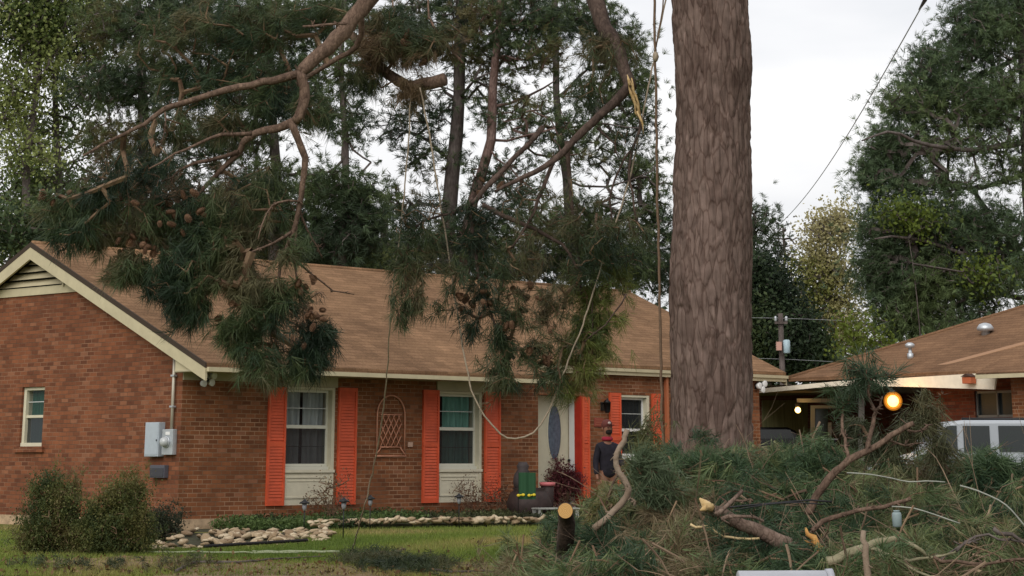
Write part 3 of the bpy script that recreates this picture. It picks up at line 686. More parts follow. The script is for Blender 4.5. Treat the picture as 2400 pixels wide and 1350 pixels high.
def grow(nodes, targets, rmin=.006, kink=.12, r=RNG, maxlen=None, step=.5, exp=.5, origin=None, sag=0):
    """connect every target to the growing skeleton; returns segment arrays and the direction in which each tip points"""
    P_ = [np.array(p, float) for p in nodes]; par = [-1]*len(P_); fixed = len(P_)
    T_ = np.asarray(targets, float); arr = np.array(P_)
    o = arr.mean(0) if origin is None else np.array(origin, float)
    d0 = np.min(np.linalg.norm(T_[:, None, :]-arr[None], axis=2), axis=1); order = np.argsort(d0)
    cap = len(P_)+len(T_)*8; buf = np.zeros((cap, 3)); buf[:len(P_)] = arr; n = len(P_)
    tips = np.zeros(len(T_), int)
    for t in order:
        dd = buf[:n]-T_[t]; q = (dd*dd).sum(1); j = int(np.argmin(q)); ds = math.sqrt(q[j])
        m = max(1, min(6, int(ds/step))); a = buf[j].copy(); last = j
        for i in range(1, m+1):
            f = i/m; p = a*(1-f)+T_[t]*f
            if i < m: p = p+r.normal(0, kink*ds/m, 3)
            p[2] += sag*math.sin(math.pi*f)*ds if i < m else 0
            buf[n] = p; par.append(last); last = n; n += 1
        tips[t] = last
    par = np.array(par+[0]*0); cnt = np.ones(n)
    for i in range(n-1, fixed-1, -1):
        if par[i] >= 0: cnt[par[i]] += cnt[i]
    I = np.arange(fixed, n); A = buf[par[I]]; B = buf[I]
    rb = rmin*np.power(cnt[I], exp); ra = np.minimum(rmin*np.power(cnt[par[I]], exp), rb*1.5)
    ra = np.where(par[I] < fixed, rb*1.15, ra)
    D = buf[tips]-buf[par[tips]]
    return A, B, ra, rb, D
def cloud(specs, d, depth_scale=1.0, r=RNG, shell=.35, dens=1.0):
    """targets filling ellipsoids given as (px, py, rx, ry, n[, ddepth]) at distance d"""
    out = []
    for s in specs:
        px, py, rx, ry, n = s[:5]; dd = s[5] if len(s) > 5 else 0
        c = P(px, py, d+dd); k = (d+dd)/5250.0; n = max(1, int(n*dens))
        q = r.normal(0, 1, (n, 3)); q /= np.linalg.norm(q, axis=1, keepdims=True); q *= np.power(r.uniform(0, 1, (n, 1)), shell)*1.08
        out.append(np.array(c)+q*np.array([rx*k, min(rx, 160)*k*depth_scale, ry*k]))
    return np.concatenate(out, 0)
def pxline(pts, d, dds=None):
    return [P(a, b, d+(dds[i] if dds else 0)) for i, (a, b) in enumerate(pts)]
def resample(pts, step):
    o = [Vector(pts[0])]
    for a, b in zip(pts, pts[1:]):
        a, b = Vector(a), Vector(b); n = max(1, int((b-a).length/step))
        for i in range(1, n+1): o.append(a.lerp(b, i/n))
    return o
def smooth_line(pts, rad, step=.25, jit=0, seed=0):
    """Catmull-Rom through pts with interpolated radii"""
    rs = random.Random(seed); P0 = [Vector(p) for p in pts]; n = len(P0); out = []; ro = []
    if not hasattr(rad, '__len__'): rad = [rad]*n
    for i in range(n-1):
        a, b = P0[max(i-1, 0)], P0[i]; c, d = P0[i+1], P0[min(i+2, n-1)]; m = max(2, int((c-b).length/step))
        for k in range(m):
            t = k/m; q = .5*((2*b)+(c-a)*t+(2*a-5*b+4*c-d)*t*t+(3*b-a-3*c+d)*t**3)
            q += Vector((rs.gauss(0, jit), rs.gauss(0, jit), rs.gauss(0, jit))); out.append(q); ro.append(rad[i]*(1-t)+rad[i+1]*t)
    out.append(P0[-1]); ro.append(rad[-1]); return out, ro
def bark_mat(name, c1, c2, c3, zs=2.2, sc=9, furrow=.5):
    m = bpy.data.materials.new(name); m.use_nodes = True; t = m.node_tree; b = t.nodes['Principled BSDF']; N = t.nodes.new; K = t.links.new
    tc = N('ShaderNodeTexCoord'); mp = N('ShaderNodeMapping'); mp.inputs['Scale'].default_value = (1, 1, 1/zs); K(tc.outputs['Object'], mp.inputs[0])
    nz = N('ShaderNodeTexNoise'); nz.inputs['Scale'].default_value = 4; nz.inputs['Detail'].default_value = 4; K(mp.outputs[0], nz.inputs['Vector'])
    ad = N('ShaderNodeVectorMath'); ad.operation = 'MULTIPLY_ADD'; ad.inputs[1].default_value = (.12, .12, .12); K(nz.outputs['Color'], ad.inputs[0]); K(mp.outputs[0], ad.inputs[2])
    vo = N('ShaderNodeTexVoronoi'); vo.feature = 'DISTANCE_TO_EDGE'; vo.inputs['Scale'].default_value = sc; K(ad.outputs[0], vo.inputs['Vector'])
    v2 = N('ShaderNodeTexVoronoi'); v2.inputs['Scale'].default_value = sc; K(ad.outputs[0], v2.inputs['Vector'])
    r1 = N('ShaderNodeValToRGB'); e = r1.color_ramp.elements; e[0].position = .2; e[0].color = (*c1, 1); e[1].position = .8; e[1].color = (*c2, 1)
    n2 = N('ShaderNodeTexNoise'); n2.inputs['Scale'].default_value = 1.3; n2.inputs['Detail'].default_value = 6; n2.inputs['Roughness'].default_value = .7; K(tc.outputs['Object'], n2.inputs['Vector'])
    sp = N('ShaderNodeSeparateColor'); K(v2.outputs['Color'], sp.inputs[0])
    mm = N('ShaderNodeMath'); mm.operation = 'MULTIPLY_ADD'; mm.inputs[1].default_value = .26; K(sp.outputs[0], mm.inputs[0]); 
    m3 = N('ShaderNodeMath'); m3.operation = 'MULTIPLY_ADD'; m3.inputs[1].default_value = 1.1; m3.inputs[2].default_value = -.17; K(n2.outputs[0], m3.inputs[0]); K(m3.outputs[0], mm.inputs[2]); K(mm.outputs[0], r1.inputs[0])
    r2 = N('ShaderNodeValToRGB'); r2.color_ramp.elements[0].position = 0; r2.color_ramp.elements[0].color = (*c3, 1); r2.color_ramp.elements[1].position = .10; r2.color_ramp.elements[1].color = (1, 1, 1, 1); K(vo.outputs[0], r2.inputs[0])
    ml = N('ShaderNodeMixRGB'); ml.blend_type = 'MULTIPLY'; ml.inputs[0].default_value = furrow; K(r1.outputs[0], ml.inputs[1]); K(r2.outputs[0], ml.inputs[2])
    n5 = N('ShaderNodeTexNoise'); n5.inputs['Scale'].default_value = 22; n5.inputs['Detail'].default_value = 5; K(mp.outputs[0], n5.inputs['Vector'])
    r5 = N('ShaderNodeValToRGB'); r5.color_ramp.elements[0].position = .3; r5.color_ramp.elements[0].color = (.7, .7, .7, 1); r5.color_ramp.elements[1].position = .7; r5.color_ramp.elements[1].color = (1.25, 1.25, 1.25, 1); K(n5.outputs[0], r5.inputs[0])
    m5 = N('ShaderNodeMixRGB'); m5.blend_type = 'MULTIPLY'; m5.inputs[0].default_value = 1; K(ml.outputs[0], m5.inputs[1]); K(r5.outputs[0], m5.inputs[2])
    K(m5.outputs[0], b.inputs['Base Color']); b.inputs['Roughness'].default_value = .95; b.inputs['Specular IOR Level'].default_value = .1
    bp = N('ShaderNodeBump'); bp.inputs['Strength'].default_value = .9; bp.inputs['Distance'].default_value = .02
    mi = N('ShaderNodeMath'); mi.operation = 'MINIMUM'; mi.inputs[1].default_value = .16; K(vo.outputs[0], mi.inputs[0]); K(mi.outputs[0], bp.inputs['Height'])
    b2 = N('ShaderNodeBump'); b2.inputs['Strength'].default_value = .5; b2.inputs['Distance'].default_value = .01; K(n5.outputs[0], b2.inputs['Height']); K(bp.outputs[0], b2.inputs['Normal']); K(b2.outputs[0], b.inputs['Normal'])
    return m
M_BARK = bark_mat('pine_bark', (.075, .042, .034), (.235, .165, .145), (.22, .2, .2), 2.6, 10)
M_BARKB = bark_mat('branch_bark', (.075, .048, .036), (.20, .135, .100), (.3, .28, .28), 2, 26, .35)
M_BARKG = bark_mat('grey_bark', (.07, .055, .05), (.16, .135, .125), (.4, .4, .4), 3, 8, .3)
M_BARKDK = bark_mat('dark_branch_bark', (.045, .032, .027), (.135, .095, .078), (.4, .36, .36), 2, 26, .3)
M_WOOD = mat('fresh_split_wood', (.42, .27, .11), .8, col2=(.62, .46, .24), scale=9, bump=.5)

G1, G2, G3, G4 = (.034, .054, .028), (.060, .092, .042), (.098, .132, .052), (.15, .175, .062)
OL, BR, DK = (.120, .105, .045), (.15, .075, .038), (.022, .036, .021)
def tree(name, label, d, trunk, crown, kind='pine', pal=None, n_need=20, nl=.24, nw=.019, rtop=.08, rbase=.2, group=None, limbs=(), bark=None, dens=1.0, ds=1.0, rmin=.010, cat='tree', tips_dir=.8, kk=9, lsize=.09, lrad=.5, shell=.4, base_z=None, sc=.5):
    """trunk: pixel polyline bottom->top at distance d"""
    bark = bark or M_BARKG
    pts = pxline(trunk, d); b0 = pts[0].copy(); gz = ground_z(0, d) if base_z is None else base_z
    base = Vector((b0.x, b0.y, gz)); th = thing(name, label, cat, base, 0, group)
    full = [base.copy()]+[p for p in pts if p.z > gz+.2]
    n = len(full); rad = [rbase+(rtop-rbase)*i/(n-1) for i in range(n)]
    line, rr = smooth_line(full, rad, .8, .015, hash(label) % 999 if False else len(label))
    mb = MB(); mb.tube(line, rr, 9, True, .06, 3)
    nodes = [tuple(p) for p in line[len(line)//4:]]
    for lb in limbs:                       # (polyline, r0, r1[, ddepth])
        dd = lb[3] if len(lb) > 3 else 0
        lp = [P(a, b, d+dd*i/(len(lb[0])-1)) for i, (a, b) in enumerate(lb[0])]
        l2, r2 = smooth_line(lp, [lb[1]+(lb[2]-lb[1])*i/(len(lp)-1) for i in range(len(lp))], .5, .02, 5); mb.tube(l2, r2, 7, True, .05, 4); nodes += [tuple(p) for p in l2[2:]]
    mb.build('trunk', bark, th, base=base)
    T_ = cloud(crown, d, ds, shell=shell, dens=dens)
    A, B, ra, rb, D = grow(nodes, T_, rmin, .14, exp=.42, step=.7)
    tri_mesh('branches', seg_tubes(A, B, ra, rb, 3), bark, th, base, k=4)
    if kind == 'pine':
        pal = pal or [G1, G2, G2, G3, G4]
        dirs = D/(np.linalg.norm(D, axis=1, keepdims=True)+1e-9)+np.array([0, 0, .35])
        extra = T_+RNG.normal(0, nl*1.0, T_.shape); ex2 = T_+RNG.normal(0, nl*1.3, T_.shape); C = np.concatenate([T_, extra, ex2]); dd = np.concatenate([dirs, dirs+RNG.normal(0, .5, dirs.shape), dirs+RNG.normal(0, .6, dirs.shape)])
        V = tufts(C, dd, n_need, nl, nw, tips_dir, .1, stem=nl*.5); c = colours(len(C), n_need*3, pal, C=C, sc=sc)
        tri_mesh('foliage', V, M_NEEDLE, th, base, c)
    else:
        pal = pal or [G2, G3, G4, (.13, .16, .04)]
        V = leaves(T_, kk, lrad, lsize); c = colours(len(T_), kk*4, pal, C=T_, sc=sc)
        tri_mesh('foliage', V, M_LEAF, th, base, c, 4)
    return th
# ------------------------------------------------------------------ trees behind the houses
BG = 'trees behind the brick house'
YG = [(.09, .13, .04), (.16, .20, .06), (.24, .28, .09), (.32, .36, .13)]
# left: spring deciduous
tree('broadleaf_tree', 'pale yellow green spring tree at the far left behind the gable', 66, [(60, 700), (62, 420), (85, 200), (95, 0), (100, -120)],
     [(30, 60, 110, 90, 220), (60, 190, 90, 60, 110), (20, 250, 70, 60, 80), (110, 100, 80, 90, 120), (60, 370, 70, 40, 70), (10, 560, 60, 60, 90), (120, -60, 160, 90, 150), (80, 20, 90, 60, 140)], 'leaf', YG, group=BG, kk=20, lsize=.075, lrad=.6, rtop=.05, rbase=.16, rmin=.012,
     limbs=[([(64, 430), (30, 330), (0, 240)], .05, .02), ([(80, 230), (130, 120), (170, 20)], .05, .02)])
tree('broadleaf_tree', 'slender trunked green tree second from the left edge', 68, [(135, 700), (138, 420), (130, 200), (150, 0), (155, -100)],
     [(170, 60, 90, 80, 160), (220, 150, 80, 60, 110), (110, 300, 80, 40, 50), (250, 30, 90, 70, 130), (190, 240, 80, 40, 50), (120, 420, 80, 50, 70), (40, 440, 60, 50, 60)], 'leaf', [G3, (.11, .15, .05), (.19, .23, .08)], group=BG, kk=20, lsize=.07, lrad=.55, rtop=.05, rbase=.14, rmin=.012)
tree('broadleaf_tree', 'twiggy half bare tree behind the left end of the roof', 72, [(78, 700), (80, 500), (60, 330), (20, 200)],
     [(60, 300, 120, 60, 70), (160, 360, 120, 80, 90), (100, 480, 120, 60, 110), (200, 480, 100, 60, 120)], 'leaf', [G2, G3, (.12, .15, .06)], group=BG, kk=12, lsize=.08, rtop=.04, rbase=.14, rmin=.014)
# dark pines behind the left half
tree('pine_tree', 'dark pine behind the roof left of centre', 60, [(330, 640), (335, 300), (320, 0), (318, -200)],
     [(300, 60, 110, 60, 190), (240, 200, 90, 50, 110), (360, 200, 100, 70, 170), (280, 330, 100, 50, 130), (360, 420, 110, 60, 160), (260, 500, 120, 60, 200), (420, 30, 90, 70, 170), (190, 560, 90, 40, 110)], pal=[G1, G2, G3, OL], group=BG, dens=1.1)
tree('pine_tree', 'dense dark pine behind the roof under the hanging limb', 58, [(640, 640), (645, 400), (630, 100), (630, -200)],
     [(560, 60, 150, 70, 330), (690, 60, 100, 60, 200), (600, 200, 160, 70, 330), (520, 340, 130, 60, 200), (640, 470, 150, 80, 320), (480, 520, 150, 60, 260), (760, 560, 140, 60, 260), (800, 30, 60, 50, 90)], pal=[G1, G2, G2, G3], group=BG)
tree('pine_tree', 'pine with drooping dark boughs behind the middle of the roof', 56, [(800, 640), (810, 400), (800, 150), (815, -100)],
     [(800, 440, 90, 40, 140), (845, 500, 70, 60, 150), (790, 570, 90, 40, 150), (720, 250, 60, 60, 70), (820, 270, 50, 60, 60), (860, 130, 60, 60, 60), (760, 160, 60, 40, 60)], pal=[G1, G2, G3], group=BG, rtop=.05, rbase=.13,
     limbs=[([(812, 300), (800, 380), (760, 405), (715, 410)], .05, .02), ([(810, 200), (800, 280), (830, 350), (870, 380)], .04, .02)])
# centre pines
tree('pine_tree', 'tall pine with straight grey trunk behind the ridge', 62, [(1045, 660), (1060, 420), (1075, 220), (1078, 0), (1080, -200)],
     [(1040, 40, 150, 70, 300), (960, 90, 90, 50, 120), (1130, 130, 110, 50, 120), (960, 290, 90, 50, 70), (1010, 370, 80, 40, 60), (930, 480, 60, 50, 60), (1150, 240, 90, 60, 70), (1020, 250, 60, 50, 40)], pal=[G1, G2, G3, OL], group=BG, rtop=.12, rbase=.26, dens=.9, bark=M_BARKG,
     limbs=[([(1065, 230), (1030, 200), (990, 210), (960, 190)], .05, .02, 2), ([(1080, 230), (1110, 190), (1150, 170)], .05, .02, -2), ([(1068, 380), (1000, 330), (930, 300), (880, 330)], .05, .015, 2), ([(1062, 360), (1010, 350), (930, 350)], .03, .01, 1)])
tree('pine_tree', 'leaning pine with a warm brown trunk right of the grey one', 60, [(1085, 660), (1110, 470), (1150, 330), (1155, 200), (1170, 60), (1180, -200)],
     [(1200, 40, 120, 60, 240), (1260, 120, 90, 60, 120), (1230, 280, 110, 50, 90), (1180, 420, 100, 50, 80), (1310, 330, 90, 60, 70), (1100, 560, 110, 50, 190), (1240, 510, 90, 50, 80)], pal=[G1, G2, G3, OL], group=BG, rtop=.09, rbase=.18, dens=.9, bark=M_BARK,
     limbs=[([(1160, 250), (1240, 225), (1300, 190)], .05, .02, 2), ([(1165, 330), (1230, 320), (1300, 300)], .04, .02, -2), ([(1150, 350), (1220, 420), (1290, 470)], .03, .01, -2)])
tree('pine_tree', 'thin trunked pine behind the splintered hanging branch', 64, [(1345, 660), (1325, 420), (1305, 220), (1300, 0), (1298, -200)],
     [(1350, 40, 120, 60, 230), (1440, 110, 80, 60, 150), (1480, 200, 60, 60, 120), (1400, 230, 80, 50, 100), (1500, 280, 50, 40, 50), (1390, 330, 90, 60, 70), (1470, 390, 70, 40, 50), (1420, 520, 110, 60, 190), (1530, 420, 60, 60, 60), (1530, 530, 60, 70, 110), (1290, 560, 120, 60, 190), (1480, 620, 120, 40, 190)], pal=[G1, G2, G3, G3], group=BG, rtop=.07, rbase=.15, dens=.95,
     limbs=[([(1310, 230), (1380, 160), (1450, 120)], .05, .02, 2), ([(1310, 300), (1400, 290), (1500, 300)], .04, .015, -2), ([(1325, 420), (1420, 440), (1530, 400)], .04, .015, -1)])
tree('pine_tree', 'low dark pine filling the gap between roof and sky at centre', 70, [(900, 680), (900, 560), (905, 480)],
     [(880, 600, 110, 50, 190), (1000, 600, 110, 50, 170), (1180, 620, 140, 40, 190), (1350, 620, 130, 40, 190), (1500, 640, 110, 50, 190)], pal=[G1, G2, G3], group=BG)
# low dark understorey behind the whole ridge, left
tree('broadleaf_tree', 'dark evergreen understorey tree just behind the left roof ridge', 62, [(300, 640), (300, 590), (310, 540)],
     [(60, 540, 120, 40, 150), (220, 570, 140, 45, 200), (420, 600, 150, 40, 210), (620, 610, 150, 45, 220), (800, 620, 130, 35, 190)], 'leaf', [G1, G2, G3, G4], group=BG, kk=26, lsize=.09, lrad=.7)
# right of the big trunk
tree('pine_tree', 'sparse grey green pine peeping out behind the big trunk', 78, [(1770, 700), (1765, 600), (1768, 500)],
     [(1780, 520, 50, 50, 60), (1800, 590, 50, 50, 70), (1720, 560, 60, 80, 60)], pal=[G2, (.05, .06, .04)], group=BG, rtop=.05, rbase=.14)
tree('bare_tree', 'grey twiggy bare tree between the big trunk and the yellow tree', 80, [(1845, 760), (1835, 680), (1840, 600), (1835, 530)],
     [(1840, 580, 40, 60, 55), (1860, 640, 40, 40, 35), (1815, 650, 40, 50, 30)], 'leaf', [(.05, .04, .035), (.10, .085, .075)], group=BG, kk=3, lsize=.07, rtop=.03, rbase=.10, rmin=.018)
tree('broadleaf_tree', 'yellow blossoming spring tree right of the bare grey one', 74, [(1965, 900), (1960, 800), (1945, 700), (1935, 600), (1930, 520)],
     [(1930, 560, 55, 50, 170), (1970, 520, 44, 34, 100), (1905, 640, 55, 50, 170), (1900, 720, 55, 50, 170), (1965, 660, 60, 60, 180), (1975, 760, 66, 50, 170), (1940, 830, 60, 40, 90), (1990, 850, 60, 40, 70)], 'leaf', [(.14, .17, .045), (.26, .26, .08), (.34, .31, .13), (.42, .38, .2)], group=BG, kk=14, lsize=.07, lrad=.5, rtop=.03, rbase=.10, rmin=.012)
tree('broadleaf_tree', 'dark green tree low behind the utility pole', 70, [(1800, 900), (1800, 800), (1795, 720)],
     [(1800, 700, 60, 60, 220), (1830, 790, 100, 70, 480), (1780, 640, 40, 40, 80), (1880, 840, 70, 50, 220), (1750, 800, 80, 90, 300)], 'leaf', [DK, G1, G2, G3], group=BG, kk=26, lsize=.08, lrad=.5)
tree('pine_tree', 'huge spreading pine filling the right edge above the neighbour roof', 62, [(2430, 900), (2425, 600), (2410, 300), (2400, 0), (2400, -300)],
     [(2290, 70, 90, 80, 300), (2370, 40, 90, 90, 260), (2200, 160, 80, 60, 230), (2130, 240, 70, 50, 170), (2250, 250, 120, 60, 330), (2360, 230, 90, 90, 250), (2075, 340, 42, 50, 140), (2040, 410, 32, 38, 110), (2130, 350, 80, 50, 150), (2250, 340, 110, 35, 110), (2100, 430, 80, 40, 110), (2220, 430, 100, 30, 100), (2370, 380, 60, 60, 80),
      (2095, 540, 85, 70, 330), (2200, 540, 110, 70, 420), (2330, 540, 100, 60, 260), (2080, 640, 75, 60, 280), (2160, 660, 120, 70, 460), (2300, 660, 110, 60, 260), (2115, 740, 80, 50, 220), (2230, 760, 110, 40, 190), (2120, 820, 70, 30, 90), (2380, 620, 60, 60, 120)], pal=[G2, (.07, .11, .055), (.11, .16, .075), (.12, .165, .065)], group=BG, rtop=.18, rbase=.34, dens=1.15, n_need=15, ds=1.2,
     limbs=[([(2410, 330), (2300, 350), (2180, 340), (2080, 310), (2020, 330)], .09, .02, -3), ([(2412, 400), (2300, 440), (2180, 430), (2060, 450)], .08, .02, 3), ([(2405, 120), (2300, 180), (2200, 220), (2120, 260)], .08, .02, 2), ([(2425, 560), (2300, 600), (2150, 560), (2050, 560)], .09, .02, -2), ([(2425, 700), (2330, 690), (2200, 720), (2100, 700)], .08, .02, 2)])
tree('broadleaf_tree', 'bright green leafy tree glimpsed inside the lower right pines', 60.5, [(2160, 900), (2150, 700), (2130, 560)],
     [(2110, 500, 50, 25, 60), (2170, 520, 50, 30, 50), (2010, 790, 40, 40, 60), (2060, 830, 60, 30, 80), (2300, 640, 60, 30, 60)], 'leaf', [G3, (.10, .14, .02), (.14, .18, .03)], group=BG, kk=12, lsize=.07, rmin=.006, rtop=.012, rbase=.02)
# far wood behind everything, closes the horizon
T_ = []
for k in range(3500):
    x = RNG.uniform(-60, 75); y = RNG.uniform(105, 125); T_.append((x, y, abs(RNG.normal(0, 1))*3+.6))
T_ = np.array(T_)
V = leaves(T_, 22, 1.3, .17); tag(tri_mesh('far_wood', V, M_LEAF, col=colours(len(T_), 22*4, [DK, G1, G2, G3], C=T_, sc=.2), k=4), 'far off dark wood closing the horizon behind the houses', 'wood', None, 'stuff')
# ------------------------------------------------------------------ the big standing trunk
def big_trunk():
    d = 25.0
    spec = [(1150, 1569, 1771), (1000, 1570, 1763), (850, 1570, 1764), (700, 1569, 1762), (600, 1572, 1763), (500, 1577, 1764), (430, 1575, 1764), (330, 1583, 1760), (240, 1584, 1757), (150, 1580, 1761), (80, 1574, 1757), (0, 1572, 1752), (-200, 1578, 1748), (-500, 1584, 1742), (-700, 1590, 1738)]
    zs_, xs_, rs_ = [], [], []
    for py, l, r_ in spec:
        a, b = P(l, py, d), P(r_, py, d); zs_.append(a.z); xs_.append((a.x+b.x)/2); rs_.append((b.x-a.x)/2)
    zs_ = [.2]+zs_; xs_ = [xs_[0]]+xs_; rs_ = [rs_[0]*1.25]+rs_
    o = np.argsort(zs_); zs_, xs_, rs_ = np.array(zs_)[o], np.array(xs_)[o], np.array(rs_)[o]
    Z = np.concatenate([np.arange(.2, 6.9, .018), np.arange(7, zs_[-1], .08)]); n = 150
    X = np.interp(Z, zs_, xs_); Rr = np.interp(Z, zs_, rs_)
    vs = np.zeros((len(Z), n, 3))
    for i, z in enumerate(Z):
        for k in range(n):
            a = 2*math.pi*k/n; ca, sa = math.cos(a), math.sin(a)
            w_ = noise.noise(Vector((ca*2.2, sa*2.2, z*.8)))*.25
            q = Vector((ca*6.0+w_*1.6, sa*6.0+w_*1.6, z*2.2+noise.noise(Vector((ca*3, sa*3, z*2)))*1.1))
            f = noise.voronoi(q)[0]; e = min(.30, f[1]-f[0])/.30
            lump = noise.noise(Vector((ca*1.2, sa*1.2, z*.7)))*.02
            r_ = Rr[i]*.985+lump+.020*e-.014+.012*noise.noise(Vector((ca*14, sa*14, z*9)))
            vs[i, k] = (X[i]+r_*ca, 25.0+r_*sa, z)
    m = len(Z); me = bpy.data.meshes.new('trunk')
    I = np.arange(m-1)[:, None]*n; K_ = np.arange(n)[None, :]; K1 = (np.arange(n)+1)[None, :] % n
    F_ = np.stack([I+K_, I+K1, I+n+K1, I+n+K_], 2).reshape(-1, 4)
    base = Vector((X[0], 25.0, .2)); V = vs.reshape(-1, 3)-np.array(base)
    me.vertices.add(len(V)); me.vertices.foreach_set('co', V.astype(np.float32).ravel()); me.loops.add(F_.size); me.loops.foreach_set('vertex_index', F_.astype(np.int32).ravel())
    me.polygons.add(len(F_)); me.polygons.foreach_set('loop_start', np.arange(0, F_.size, 4, dtype=np.int32)); me.polygons.foreach_set('use_smooth', np.ones(len(F_), bool)); me.materials.append(M_BARK1); me.update(calc_edges=True)
    t = thing('pine_tree', 'huge bare pine trunk standing in front of the brick house', 'tree', base)
    o = bpy.data.objects.new('trunk', me); COL.objects.link(o); o.parent = t
    return t, (X, Z)
M_BARK1 = bark_mat('big_pine_bark', (.068, .043, .035), (.205, .147, .126), (.40, .33, .30), 4.5, 15, .7)
BT, _ = big_trunk()
# ------------------------------------------------------------------ cones
def cone_mesh(seed):
    rs = random.Random(seed); m = MB(); H = .095; n = 9
    for i in range(8):
        h = H*i/8; r0 = .034*math.sin(math.pi*(.16+.78*i/8))**.7
        for k in range(n):
            a = 2*math.pi*(k+.5*(i % 2))/n; c, s = math.cos(a), math.sin(a); wv = .013
            m.add([(c*r0*.4-s*wv, s*r0*.4+c*wv, h), (c*r0*.4+s*wv, s*r0*.4-c*wv, h), (c*(r0+.008), s*(r0+.008), h+.012)], [(0, 1, 2)])
    m.ball((0, 0, H*.48), (.024, .024, H*.5), 8, 6)
    return m
M_CONE = mat('pine_cone', (.085, .042, .024), .8, col2=(.20, .115, .065), scale=30)
_cone_me = None
def add_cones(parent, base, pts, n, seed, sc=1.0):
    global _cone_me
    rs = random.Random(seed)
    for i in range(n):
        p = pts[rs.randrange(len(pts))]
        if _cone_me is None: o = cone_mesh(1).build('pine_cone', M_CONE, parent); _cone_me = o.data
        else: o = bpy.data.objects.new('pine_cone', _cone_me); COL.objects.link(o); o.parent = parent
        o.location = (p[0]-base[0]+rs.gauss(0, .03), p[1]-base[1]+rs.gauss(0, .03), p[2]-base[2]+rs.gauss(0, .03))
        o.rotation_euler = (rs.uniform(1.6, 4), rs.uniform(-1, 1), rs.uniform(0, 6)); q = sc*rs.uniform(.8, 1.25); o.scale = (q, q, q)
def limb(name, label, d, polys, clusters, pal, nl=.19, K=46, nw=.0075, droop=.5, cones=0, cone_at=None, base=None, cat='hanging limb', rmin=.0045, shell=.45, bark=None, step=.35, exp=.45, sc=1.2, stubs=0, spread=.75, cone_sc=.95, group=None, fl=1.5):
    bark = bark or M_BARKB
    lines = []; mb = MB(); nodes = []
    for q, (pp, r0, r1, dd0, dd1) in enumerate(polys):
        pts = [P(a, b, d+dd0+(dd1-dd0)*i/(len(pp)-1)) for i, (a, b) in enumerate(pp)]
        l, rr = smooth_line(pts, [r0+(r1-r0)*i/(len(pts)-1) for i in range(len(pts))], .12, .006, q+5); lines.append((l, rr)); nodes += [tuple(p) for p in l[1:]]
    base = lines[0][0][0].copy() if base is None else base
    th = thing(name, label, cat, base, 0, group)
    for q, (l, rr) in enumerate(lines): mb.tube(l, rr, 10, True, .10, q)
    if stubs:
        rs = random.Random(3)
        for _ in range(stubs):
            l, rr = lines[rs.randrange(len(lines))]; i = rs.randrange(len(l)-1)
            v = Vector((rs.gauss(0, 1), rs.gauss(0, 1), rs.gauss(0, 1))).normalized(); mb.tube([l[i], l[i]+v*(rr[i]+rs.uniform(.02, .06))], [.007, .004], 4)
    mb.build('branch', bark, th, base=base)
    if clusters:
        T_ = cloud([(c[0], c[1], c[2]*1.12, c[3]*1.12, c[4]*fl)+tuple(c[5:]) for c in clusters], d, 1.0, shell=shell+.1)
        A, B, ra, rb, D = grow(nodes, T_, rmin, .10, exp=exp, step=step, sag=-.08)
        tri_mesh('twigs', seg_tubes(A, B, ra, rb, 4), M_TWIG, th, base, k=4)
        dn = D/(np.linalg.norm(D, axis=1, keepdims=True)+1e-9)+np.array([0, 0, -droop])
        ex = T_+RNG.normal(0, .07, T_.shape); K = int(K*.62)
        C = np.concatenate([T_, ex]); dd = np.concatenate([dn, dn+RNG.normal(0, .4, dn.shape)])
        V = tufts(C, dd, K, nl, nw, spread, droop*.35, stem=.15); c = colours(len(C), K*3, pal, C=C, sc=sc, wt=1.3)
        tri_mesh('needles', V, M_NEEDLE, th, base, c)
    if cones: add_cones(th, base, list(cloud(cone_at, d)), cones, 4, cone_sc)
    return th
M_TWIG = mat('twig_brown', (.10, .055, .035), .9, col2=(.22, .15, .09), scale=4)
DG = [(.018, .034, .019), (.030, .053, .027), (.048, .076, .034), (.074, .100, .040)]
MX = [(.018, .038, .022), (.04, .065, .03), (.085, .085, .035), (.12, .08, .04)]
